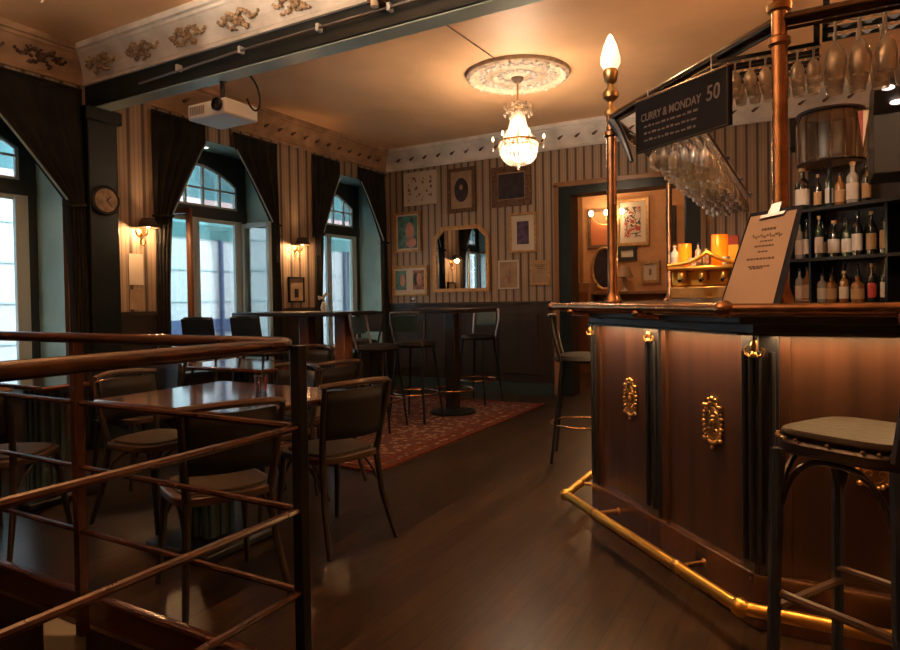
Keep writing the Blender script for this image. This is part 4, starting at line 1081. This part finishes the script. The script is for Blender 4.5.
# chalkboard sign on the frame
bd = thing('chalkboard_sign', 'black chalkboard sign lettered in chalk, hanging under the overhead rail', 'sign', (-.733, 3.133, 1.888))
A0, A1 = Vector((-.735, 3.135, 0)), Vector((-.285, 2.685, 0)); tt = (A1-A0); nn = Vector((-.7071, -.7071, 0))
BL, BR, TR, TL = A0+Vector((0, 0, 1.885)), A1+Vector((0, 0, 1.855)), A1+Vector((0, 0, 2.075)), A0+Vector((0, 0, 2.125))
MB().slab([BL, BR, TR, TL], -nn*.02).build('board', M['slate'], bd, world=True, smooth=False)
m = MB()
for p, q in ((BL, BR), (BR, TR), (TL, BL)): m.tube([p, q], .006, 6)
m.build('frame', M['black'], bd, world=True); 
MB().tube([TL+Vector((0, 0, .004)), TR+Vector((0, 0, .004))], .0065, 6).build('top_strip', M['copper'], bd, world=True)
m = MB()
for f in (.15, .85):
    p = TL.lerp(TR, f); m.tube([p, (p.x, p.y, 2.16)], .003, 5)
m.build('hanging_wire', M['steel'], bd, world=True)
def text(body, size, origin, xdir, ydir, name, m, parent, bold=.0, shear=0):
    cu = bpy.data.curves.new(name, 'FONT'); cu.body = body; cu.size = size; cu.extrude = .0008; cu.offset = bold; cu.shear = shear
    o = bpy.data.objects.new(name, cu); COL.objects.link(o)
    dg = bpy.context.evaluated_depsgraph_get(); me = bpy.data.meshes.new_from_object(o.evaluated_get(dg))
    bpy.data.objects.remove(o); me.name = name
    x, y = Vector(xdir).normalized(), Vector(ydir).normalized(); zz = x.cross(y).normalized(); y = zz.cross(x)
    R = Matrix((x, y, zz)).transposed().to_4x4(); me.transform(Matrix.Translation(origin) @ R)
    p = parent
    me.transform((Matrix.Translation(p.location) @ Matrix.Rotation(p.rotation_euler.z, 4, 'Z')).inverted())
    me.materials.clear(); me.materials.append(m)
    ob = bpy.data.objects.new(name, me); COL.objects.link(ob); ob.parent = parent; return ob
xd = (TR-TL); up = Vector((0, 0, 1)); fo = nn*.002
text('CURRY & MONDAY', .050, TL.lerp(TR, .06)+Vector((0, 0, -.10))+fo, xd, up, 'lettering', M['chalk'], bd, .0006)
text('50', .085, TL.lerp(TR, .80)+Vector((0, 0, -.105))+fo, xd, up, 'lettering', M['chalk'], bd, .0006)
rnd = random.Random(9); m = MB()
for i in range(3):
    u = .10
    while u < .68:
        w = rnd.uniform(.02, .06); h = rnd.uniform(.006, .011)
        p0 = TL.lerp(TR, u)+Vector((0, 0, -.13-.032*i)); p1 = TL.lerp(TR, u+w)+Vector((0, 0, -.13-.032*i))
        m.slab([p0, p1, p1+up*h, p0+up*h], nn*.002); u += w+.02
m.build('small_lettering', M['chalk'], bd, world=True, smooth=False)

# ------------------------------------------------------------------ menu clipboard leaning on the bar
cb = thing('menu_clipboard', 'dark clipboard holding a kraft paper menu, standing on the bar corner', 'clipboard', (-.20, 2.47, 1.167))
b0, b1, t1, t0 = Vector((-.288, 2.459, 1.168)), Vector((-.119, 2.430, 1.168)), Vector((-.046, 2.521, 1.498)), Vector((-.196, 2.545, 1.485))
nb = (b1-b0).cross(t0-b0).normalized()
if nb.y > 0: nb = -nb
def bp(u, v, d=0): return b0.lerp(b1, u).lerp(t0.lerp(t1, u), v)+nb*d
MB().slab([bp(-.03, 0), bp(1.10, 0), bp(1.08, 1.03), bp(-.05, 1.03)], -nb*.006).build('board', M['slate'], cb, world=True, smooth=False)
MB().slab([bp(0, .015, .0005), bp(.97, .015, .0005), bp(.97, .985, .0005), bp(0, .985, .0005)], nb*.001).build('paper', M['paper'], cb, world=True, smooth=False)
m = MB()
m.slab([bp(.22, .93, .002), bp(.74, .95, .002), bp(.76, .99, .002), bp(.24, .975, .002)], nb*.008)
m.slab([bp(.37, .965, .004), bp(.62, .975, .004), bp(.62, 1.10, .002), bp(.40, 1.09, .002)], nb*.006)
m.build('clip', M['steel'], cb, world=True, smooth=False, bevel=.002)
m = MB(); rnd = random.Random(3)
for v, a, b, h in ((.80, .34, .62, .010), (.675, .38, .60, .006), (.62, .30, .66, .007), (.56, .40, .60, .006), (.48, .22, .74, .008), (.40, .30, .66, .006), (.38, .34, .60, .006)):
    u = a
    while u < b:
        w = rnd.uniform(.03, .07); m.slab([bp(u, v, .002), bp(u+w, v, .002), bp(u+w, v+h/.35, .002), bp(u, v+h/.35, .002)], nb*.0006); u += w+.012
m.build('printed_lines', M['ink'], cb, world=True, smooth=False)
m = MB(); pts = []
for k in range(40):
    u = .18+.62*k/39; v = .74+.02*math.sin(k*1.7)+.012*math.sin(k*.6+1)
    pts.append(bp(u, v, .002))
m.tube(pts, .0012, 4); m.build('script_heading', M['ink'], cb, world=True)

# ------------------------------------------------------------------ behind the bar: work counter, lamps, bottles
r = thing('back_counter', 'dark work counter inside the bar carrying the brass machine', 'counter', (-.4, 4.7, 0))
MB().lo(-.12, .35, -.42, .25, 0, 1.12).build('body', M['dark'], r, smooth=False)
MB().lo(-.145, .37, -.44, .27, 1.12, 1.166).build('worktop', M['brownwood'], r, bevel=.004)
ms = thing('espresso_machine', 'ornate brass espresso machine behind the bar, topped with amber lamps', 'coffee machine', (-.64, 4.6, 1.167))
MB().lo(-.21, .21, -.10, .16, .02, .10).build('base', M['brass'], ms, bevel=.01)
m = MB(); m.lo(-.21, .21, -.02, .16, .10, .205); m.lo(-.22, .22, -.14, .17, .205, .235); m.build('body', M['brightbrass'], ms, bevel=.012)
for x in (-.13, 0, .13):
    g = MB().lathe([(0, .14), (.030, .14), (.034, .18), (.024, .205), (0, .205)], (x, -.07, 0), 14).build('group_head', M['brightbrass'], ms)
    MB().tube([(x, -.08, .15), (x, -.19, .135)], .011, 8).build('handle', M['darkwood'], g)
m = MB(); m.tube(bez((-.215, -.12, .24), (-.10, -.12, .25), (-.04, -.12, .26), (.03, -.12, .32), 8)+bez((.03, -.12, .32), (.10, -.12, .27), (.17, -.12, .25), (.215, -.12, .24), 8), .014, 8); m.build('cup_rail', M['brightbrass'], ms)
MB().lo(-.20, .20, -.14, .10, 0, .02).build('drip_tray', M['steel'], ms, smooth=False)
L = bpy.data.lights.new('machine_fill', 'POINT'); L.energy = 4; L.color = (1, .6, .2); L.shadow_soft_size = .04  # unseen light added to brighten the brass machine, no fixture
l = bpy.data.objects.new('machine_fill', L); COL.objects.link(l); l.location = (-.62, 4.36, 1.56)
def amber(label, x, y, z, w, h):
    r = thing('amber_lamp', label, 'lamp', (x, y, z))
    MB().lathe([(0, 0), (w*.46, 0), (w*.5, .01), (w*.5, h), (w*.46, h), (w*.46, .02), (0, .02)], seg=16).build('shade', M['amberlamp'], r)
    MB().lathe([(0, .02), (.012, .02), (.018, h*.4), (0, h*.62)], seg=8).build('bulb', M['candle'], r)
    L = bpy.data.lights.new('amber_light', 'POINT'); L.energy = .45; L.color = (1, .6, .2); L.shadow_soft_size = .02
    l = bpy.data.objects.new('amber_light', L); COL.objects.link(l); l.parent = r; l.location = (0, 0, h*.75)
amber('glowing amber lamp on the left of the brass machine', -.76, 4.57, 1.403, .085, .15)
amber('glowing amber lamp on the right of the brass machine, set higher', -.545, 4.58, 1.403, .10, .20)
def bottle(label, loc, h, rad, gm, lm, cap=None, cat='bottle', group=None, lz=(.15, .45), square=False, neck=.28):
    r = thing('bottle', label, cat, loc, random.random()*6, group)
    hn = h*(1-neck)
    seg = 4 if square else 12
    MB().lathe([(0, 0), (rad, 0), (rad, hn*.88), (rad*.9, hn*.95), (rad*.36, hn+h*.06), (rad*.33, h*.95), (rad*.42, h*.955), (rad*.42, h), (0, h)], seg=seg if not square else 6).build('glass', gm, r)
    MB().lathe([(rad*1.02, h*lz[0]), (rad*1.02, h*lz[1])], seg=seg if not square else 6).build('label', lm, r)
    MB().lathe([(0, h*.93), (rad*.46, h*.93), (rad*.46, h*1.015), (0, h*1.015)], seg=10).build('cap', cap or M['black'], r)
    return r
bottle('white bottle at the far left on the brass machine', (-.825, 4.56, 1.403), .14, .026, M['white'], M['lab_w'], M['white'])
bottle('small white-labelled bottle between the two amber lamps', (-.675, 4.56, 1.403), .15, .02, M['bglass_c'], M['lab_w'])
bottle('little clear bottle close to the right amber lamp', (-.625, 4.55, 1.403), .12, .018, M['bglass_c'], M['lab_w'])
r = thing('card_box', 'upright red and yellow card box beside the right amber lamp', 'box', (-.46, 4.60, 1.403))
MB().lo(-.03, .03, -.03, .03, 0, .13).build('lower_face', M['yellow'], r, smooth=False); MB().lo(-.031, .031, -.031, .031, .13, .19).build('upper_face', M['red'], r, smooth=False)
for k, (x, lab_) in enumerate(((-.70, 'small white cup on the left of the machine top'), (-.50, 'small white cup in front of the right amber lamp'))):
    tag(MB().lathe([(0, 0), (.018, 0), (.030, .05), (.027, .05), (.015, .006), (0, .006)], (x, 4.50, 1.403), 14).build('cup', M['white']), lab_, 'cup')

# back bar shelves, angled unit
ang = math.atan2(-.35, .55)
U = thing('bottle_shelf', 'dark angled back-bar unit with three shelves of bottles', 'shelf unit', (-.11, 5.27, 0), ang)
SH = [1.145, 1.455, 1.80]
MB().lo(-.02, 1.2, .16, .20, 0, 2.1).build('back_panel', M['dark'], U, smooth=False)
for z in SH: MB().lo(-.02, 1.2, -.06, .17, z-.022, z).build('shelf', M['black'], U, smooth=False)
for x in (-.03, .095, .60, 1.2): MB().lo(x-.008, x+.008, .0 if x > 0 else -.05, .17, 1.12, 1.80).build('divider', M['blackmetal'], U, smooth=False)
MB().lo(-.02, 1.2, -.06, .17, 0, 1.12).build('cupboard', M['dark'], U, smooth=False)
def up_(x, y, z):
    v = Matrix.Rotation(ang, 3, 'Z') @ Vector((x, y, 0)); return (-.11+v.x, 5.27+v.y, z)
g_, d_, a_, c_ = M['bglass_g'], M['bglass_d'], M['bglass_a'], M['bglass_c']; w_, t_, r_ = M['lab_w'], M['lab_t'], M['lab_r']
rows = {
 2: [(.03, .30, .052, d_, w_, 'dark bottle with a big cream label, leftmost on the top shelf'), (.13, .24, .028, d_, t_, 'slim dark bottle beside the cream-labelled one on the top shelf'),
     (.20, .27, .030, g_, w_, 'dark green bottle in the left half of the top shelf'), (.285, .22, .036, a_, t_, 'short amber bottle in the middle of the top shelf'),
     (.37, .28, .042, c_, w_, 'pale bottle with large white label, right of the amber one on the top shelf'), (.46, .25, .03, d_, t_, 'dark bottle at the right end of the top shelf')],
 1: [(.005, .27, .032, c_, w_, 'clear bottle with white label, leftmost on the middle shelf'), (.06, .28, .030, d_, w_, 'white-labelled bottle just left of the divider on the middle shelf'),
     (.15, .29, .030, g_, w_, 'dark green bottle just right of the divider on the middle shelf'), (.23, .25, .040, d_, w_, 'square-shouldered bottle with red and white label on the middle shelf'),
     (.32, .24, .036, g_, w_, 'green bottle with two pale bands at the centre of the middle shelf'), (.40, .29, .036, d_, w_, 'tall dark bottle with wide white label on the middle shelf'),
     (.49, .28, .034, d_, t_, 'dark bottle with orange label, second from the right on the middle shelf'), (.565, .31, .036, d_, t_, 'tallest dark bottle with orange label, rightmost on the middle shelf')],
 0: [(.005, .24, .032, c_, w_, 'clear bottle leftmost on the bottom shelf'), (.065, .25, .034, a_, t_, 'amber bottle with tan label just left of the bottom divider'),
     (.145, .20, .034, c_, w_, 'squat clear bottle just right of the bottom divider'), (.225, .19, .036, a_, t_, 'squat amber bottle left of centre on the bottom shelf'),
     (.31, .21, .032, a_, w_, 'round bottle at the centre of the bottom shelf'), (.40, .18, .044, a_, t_, 'wide amber decanter on the bottom shelf'),
     (.49, .25, .026, d_, r_, 'slim dark bottle with a red label on the bottom shelf'), (.56, .26, .028, d_, w_, 'slim dark bottle with white label, rightmost on the bottom shelf')]}
for k, lst in rows.items():
    for (x, h, rad, gm, lm, lb) in lst:
        bottle(lb, up_(x, .02+.02*((int(x*100)) % 3), SH[k]), h, rad*.9, gm, lm, lz=(.12, .5), cap=M['lab_t'] if (int(x*100)) % 2 else M['black'])
# second row standing behind the first on the two lower shelves
for k, nm in ((0, 'bottom'), (1, 'middle')):
    for x in (.10+.02, .19, .27, .36, .45, .53):
        bottle('dark bottle in the rear row of the %s shelf' % nm, up_(x, .115, SH[k]), .26, .026, d_, t_, group='rear row bottles on the %s shelf' % nm)
# ribbed glass dome
r = thing('glass_dispenser', 'large ribbed brown glass dome with a dark ring top above the bottle shelves', 'glass dome', (.10, 5.28, 1.80))
m = MB(); m.lathe([(.205, .315), (.21, .60), (.19, .66), (.10, .70), (0, .705)], seg=30)
o = m.build('dome', glass('brown_ribbed_glass', (.42, .30, .20), .35, .0, .8, milk=.10), r)
m = MB(); m.ring((0, 0, .665), .20, .014); m.ring((0, 0, .32), .205, .010); m.build('rings', M['blackmetal'], r)
m = MB()
for k in range(16):
    a = k*PI/8; m.tube([(.212*math.cos(a), .212*math.sin(a), .32), (.214*math.cos(a), .214*math.sin(a), .60), (.19*math.cos(a), .19*math.sin(a), .665)], .004, 5)
m.build('ribs', M['railbrass'], r)
m = MB()
for k in range(3):
    a = k*2*PI/3+.5; m.tube([(.17*math.cos(a), .17*math.sin(a), .0), (.20*math.cos(a), .20*math.sin(a), .32)], .008, 6)
m.build('stand', M['blackmetal'], r)
# dark hood with two lamps, hung from the ceiling
r = thing('ceiling_hood', 'black hood with two small white lamps at the right above the bottles', 'hood', (.50, 4.25, 1.75))
MB().lo(-.22, .55, -.05, .35, .10, .42).build('lower_box', M['black'], r, bevel=.006)
m = MB(); m.slab([(-.22, -.05, .42), (.55, -.05, .42), (.55, -.20, .60), (-.22, -.20, .60)], (0, .4, 0)); m.build('upper_box', M['dark'], r, smooth=False)
MB().tube([(.1, .1, .6), (.1, .1, ZC-1.75)], .02).build('hanger', M['blackmetal'], r)
for x, z, y in ((-.16, .53, -.145), (-.12, .46, -.10)):
    MB().ball((x+.0, y, z), .026, (1.2, .8, .5)).build('lamp', emis('hood_lamp_glow', (1, .85, .75), 2.5), r)
r = thing('pennant', 'red and white pennant hanging beside the black hood', 'pennant', (.235, 4.2, 2.0))
MB().slab([(.21, 4.2, 2.20), (.235, 4.2, 2.20), (.232, 4.2, 2.0)], (0, .01, 0)).build('red_half', M['red'], r, world=True, smooth=False)
MB().slab([(.235, 4.2, 2.20), (.262, 4.2, 2.20), (.232, 4.2, 2.0)], (0, .01, 0)).build('white_half', M['mat_w'], r, world=True, smooth=False)
MB().tube([(.21, 4.205, 2.20), (.27, 4.205, 2.20)], .004, 5).build('stick', M['darkwood'], r, world=True)
# loudspeakers
for lb, x, y, z, s in (('black loudspeaker on the back wall above the bottle shelves', -.10, 7.42, 2.66, 1.0), ('black loudspeaker above the doorway, behind the hanging glasses', -1.42, 7.42, 2.62, 1.1)):
    r = thing('loudspeaker', lb, 'loudspeaker', (x, y, z))
    MB().lo(-.11*s, .11*s, -.12, .12, 0, .30*s).build('cabinet', M['black'], r, bevel=.008)
    MB().lathe([(0, 0), (.075*s, 0), (.08*s, .008), (.05*s, .004), (0, .012)], (0, -.12, .11*s), 20, RX).build('woofer', M['leather'], r)
    MB().lathe([(0, 0), (.03*s, 0), (0, .010)], (0, -.12, .235*s), 14, RX).build('tweeter', M['steel'], r)
    MB().lo(-.03, .03, .12, .18, .1, .2).build('wall_bracket', M['blackmetal'], r, smooth=False)
# bowl uplighters added out of view to brighten the ceiling
def uplighter(label, x, y, z, e, col):
    r = thing('fill_uplighter', label, 'lamp', (x, y, z))
    MB().lathe([(0, -.06), (.10, -.05), (.17, 0), (.18, .03), (.17, .03), (.15, 0), (.09, -.035), (0, -.045)], seg=28).build('bowl', M['brass'], r)
    for k in range(3):
        a = k*2*PI/3; MB().tube([(.17*math.cos(a), .17*math.sin(a), .02), (0, 0, ZC-z)], .004, 5).build('chain', M['brass'], r)
    MB().ball((0, 0, 0), .04).build('bulb', M['candle'], r)
    L = bpy.data.lights.new('fill_uplight', 'SPOT'); L.energy = e; L.color = col; L.shadow_soft_size = .06; L.spot_size = R_(172); L.spot_blend = .3
    l = bpy.data.objects.new('fill_uplight', L); COL.objects.link(l); l.parent = r; l.location = (0, 0, .07); l.rotation_euler = (PI, 0, 0)
uplighter('added brass bowl uplighter, out of view over the stairwell railing', -1.9, .75, 2.35, 360, (1, .72, .46))
uplighter('added brass bowl uplighter, out of view over the work side of the bar', 1.05, 3.7, 2.45, 170, (1, .58, .28))
# lamp added out of view to brighten the bartender's side
r = thing('fill_pendant', 'added small brass pendant lamp, out of view over the work side of the bar', 'lamp', (.75, 3.6, ZC))
MB().tube([(0, 0, 0), (0, 0, -.5)], .006).build('cord', M['black'], r)
MB().lathe([(.03, -.48), (.12, -.62)], seg=20).build('shade', M['brass'], r)
MB().ball((0, 0, -.60), .035).build('bulb', M['candle'], r)
L = bpy.data.lights.new('fill_pendant_light', 'POINT'); L.energy = 22; L.color = (1, .55, .26); L.shadow_soft_size = .05
l = bpy.data.objects.new('fill_pendant_light', L); COL.objects.link(l); l.parent = r; l.location = (0, 0, -.66)
# light of the flame bulb
L = bpy.data.lights.new('flame_light', 'POINT'); L.energy = 12; L.color = (1, .6, .3); L.shadow_soft_size = .05
l = bpy.data.objects.new('flame_light', L); COL.objects.link(l); l.location = (P1[0], P1[1], 2.70)

# ceiling spotlights added out of view to brighten menu, shelves and hanging glasses
def fill_spot(label, p, q, e, ang, col=(1, .66, .40)):
    r = thing('fill_spotlight', label, 'spotlight', p)
    d = (Vector(q)-Vector(p)).normalized(); R3 = d.to_track_quat('-Z', 'Y').to_matrix().to_4x4()
    MB().lathe([(0, 0), (.035, 0), (.035, -.02), (0, -.02)], seg=14).build('ceiling_plate', M['black'], r)
    MB().tube([(0, 0, -.02), (0, 0, -.09)], .008).build('stem', M['black'], r)
    m = MB(); m.lathe([(0, .05), (.03, .045), (.038, -.05), (.030, -.05), (.02, -.02), (0, -.02)], (0, 0, -.11), 16, R3); m.build('head', M['black'], r)
    L = bpy.data.lights.new('fill_spot', 'SPOT'); L.energy = e; L.color = col; L.spot_size = ang; L.spot_blend = .8; L.shadow_soft_size = .04
    l = bpy.data.objects.new('fill_spot', L); COL.objects.link(l); l.matrix_world = Matrix.Translation(Vector(p)+Vector((0, 0, -.11))+d*.06) @ R3
fill_spot('added black ceiling spotlight, out of view, aimed at the menu on the bar corner', (-.55, 1.2, ZC), (-.16, 2.50, 1.46), 110, R_(13))
fill_spot('added black ceiling spotlight, out of view, aimed at the bottle shelves', (.35, 1.3, ZC), (.18, 5.1, 1.55), 130, R_(22))
fill_spot('added black ceiling spotlight, out of view, aimed at the hanging glasses', (-1.7, 1.3, ZC), (-.66, 4.7, 2.0), 260, R_(30), (1, .82, .62))

# ------------------------------------------------------------------ bar stools
r = thing('bar_stool', 'dark wooden bar stool with a leather seat and back, in the right foreground', 'stool', (.12, 2.13, 0), R_(-30))
# local square: legs at +-.155
z = .80; q = .158
pts = []
for i in range(28):
    a = 2*PI*i/28; c, s = math.cos(a), math.sin(a); e = .5
    pts.append((.185*abs(c)**e*(1 if c > 0 else -1), .185*abs(s)**e*(1 if s > 0 else -1)))
MB().prism(pts, z-.045, z-.005).build('seat_frame', M['darkwood'], r, bevel=.01)
MB().prism([(x*.97, y*.97) for x, y in pts], z-.005, z+.022).build('seat', mat('brown_leather_seat', (.020, .010, .005), .5, spec=.12, bump=.2, bscale=60), r, bevel=.012)
m = MB()
for k in range(0, 28): m.ball((pts[k][0]*1.01, pts[k][1]*1.01, z-.002), .006, u=6, v=4)
o = m.build('studs', M['brass'], r); o['kind'] = 'stuff'
for sx in (-1, 1):
    for sy in (-1, 1):
        MB().tube([(sx*q, sy*q, z-.04), (sx*(q+.012), sy*(q+.012), 0)], [.021, .017], 8).build('leg', M['bluemetal'], r)
    MB().tube([(sx*q, -q, .30), (sx*q, q, .30)], .013, 8).build('stretcher', M['bentwood'], r)
    MB().tube([(-q, sx*q, .34), (q, sx*q, .34)], .013, 8).build('stretcher', M['bentwood'], r)
    MB().tube(bez((sx*q, -q, .52), (sx*q, -q*.9, .74), (sx*q, -.05, .745), (sx*q, 0, .745), 8)+bez((sx*q, 0, .745), (sx*q, .05, .745), (sx*q, q*.9, .74), (sx*q, q, .52), 8)[1:], .009, 7).build('brace', M['darkwood'], r)
    MB().tube(bez((-q, sx*q, .52), (-q*.9, sx*q, .74), (-.05, sx*q, .745), (0, sx*q, .745), 8)+bez((0, sx*q, .745), (.05, sx*q, .745), (q*.9, sx*q, .74), (q, sx*q, .52), 8)[1:], .009, 7).build('brace', M['darkwood'], r)
    MB().tube([(q, sx*q, z-.02), (q+.03, sx*q, 1.0), (q+.06, sx*q, 1.14)], [.019, .017, .014]).build('back_post', M['darkwood'], r)
MB().tube([(q+.06, -q, 1.14), (q+.09, 0, 1.145), (q+.06, q, 1.14)], .017).build('top_rail', M['darkwood'], r)
MB().box((q+.055, 0, 1.03), (.02, .27, .16), ry=R_(9)).build('backrest', M['leather'], r, bevel=.006)
c = dup(dstool, (-1.52, 4.66, 0), R_(-75), 'all-dark high stool standing at the far left end of the bar')
del c['group']

# ------------------------------------------------------------------ light and camera
w = bpy.data.worlds.new('overcast_sky'); scene.world = w; w.use_nodes = True
nt = w.node_tree; bg = nt.nodes['Background']; bg.inputs[0].default_value = (.78, .94, 1, 1); bg.inputs[1].default_value = 8.5
sun = bpy.data.lights.new('sun', 'SUN'); sun.energy = 6.5; sun.angle = R_(20); sun.color = (.95, .97, 1)
so = bpy.data.objects.new('sun', sun); COL.objects.link(so); so.rotation_euler = (R_(8), R_(40), 0)
# light portals at the glass (sampling aids that emit nothing)
for a, b in OPEN:
    L = bpy.data.lights.new('portal', 'AREA'); L.shape = 'RECTANGLE'; L.size = 2.3; L.size_y = b-a; L.energy = 1
    L.cycles.is_portal = True
    l = bpy.data.objects.new('portal', L); COL.objects.link(l); l.location = (XL-D-.06, (a+b)/2, 1.66); l.rotation_euler = (0, -PI/2, 0)

cam = bpy.data.cameras.new('camera'); co = bpy.data.objects.new('camera', cam); COL.objects.link(co)
yaw, pit, rol = R_(29.5), R_(-1.05), R_(-.88)
F = Vector((-math.sin(yaw)*math.cos(pit), math.cos(yaw)*math.cos(pit), math.sin(pit)))
R = Vector((math.cos(yaw), math.sin(yaw), 0)); Up = R.cross(F)
R2 = math.cos(rol)*R+math.sin(rol)*Up; U2 = -math.sin(rol)*R+math.cos(rol)*Up
mw = Matrix((R2, U2, -F)).transposed().to_4x4(); mw.translation = (0, 0, 1.20)
co.matrix_world = mw
cam.sensor_fit = 'HORIZONTAL'; cam.sensor_width = 36; cam.lens = 645/900*36; cam.shift_y = -13/900; cam.clip_start = .05
scene.camera = co
scene.view_settings.view_transform = 'Standard'; scene.view_settings.look = 'None'; scene.view_settings.gamma = 1; scene.view_settings.exposure = -.2
scene.cycles.max_bounces = 8; scene.cycles.transparent_max_bounces = 24
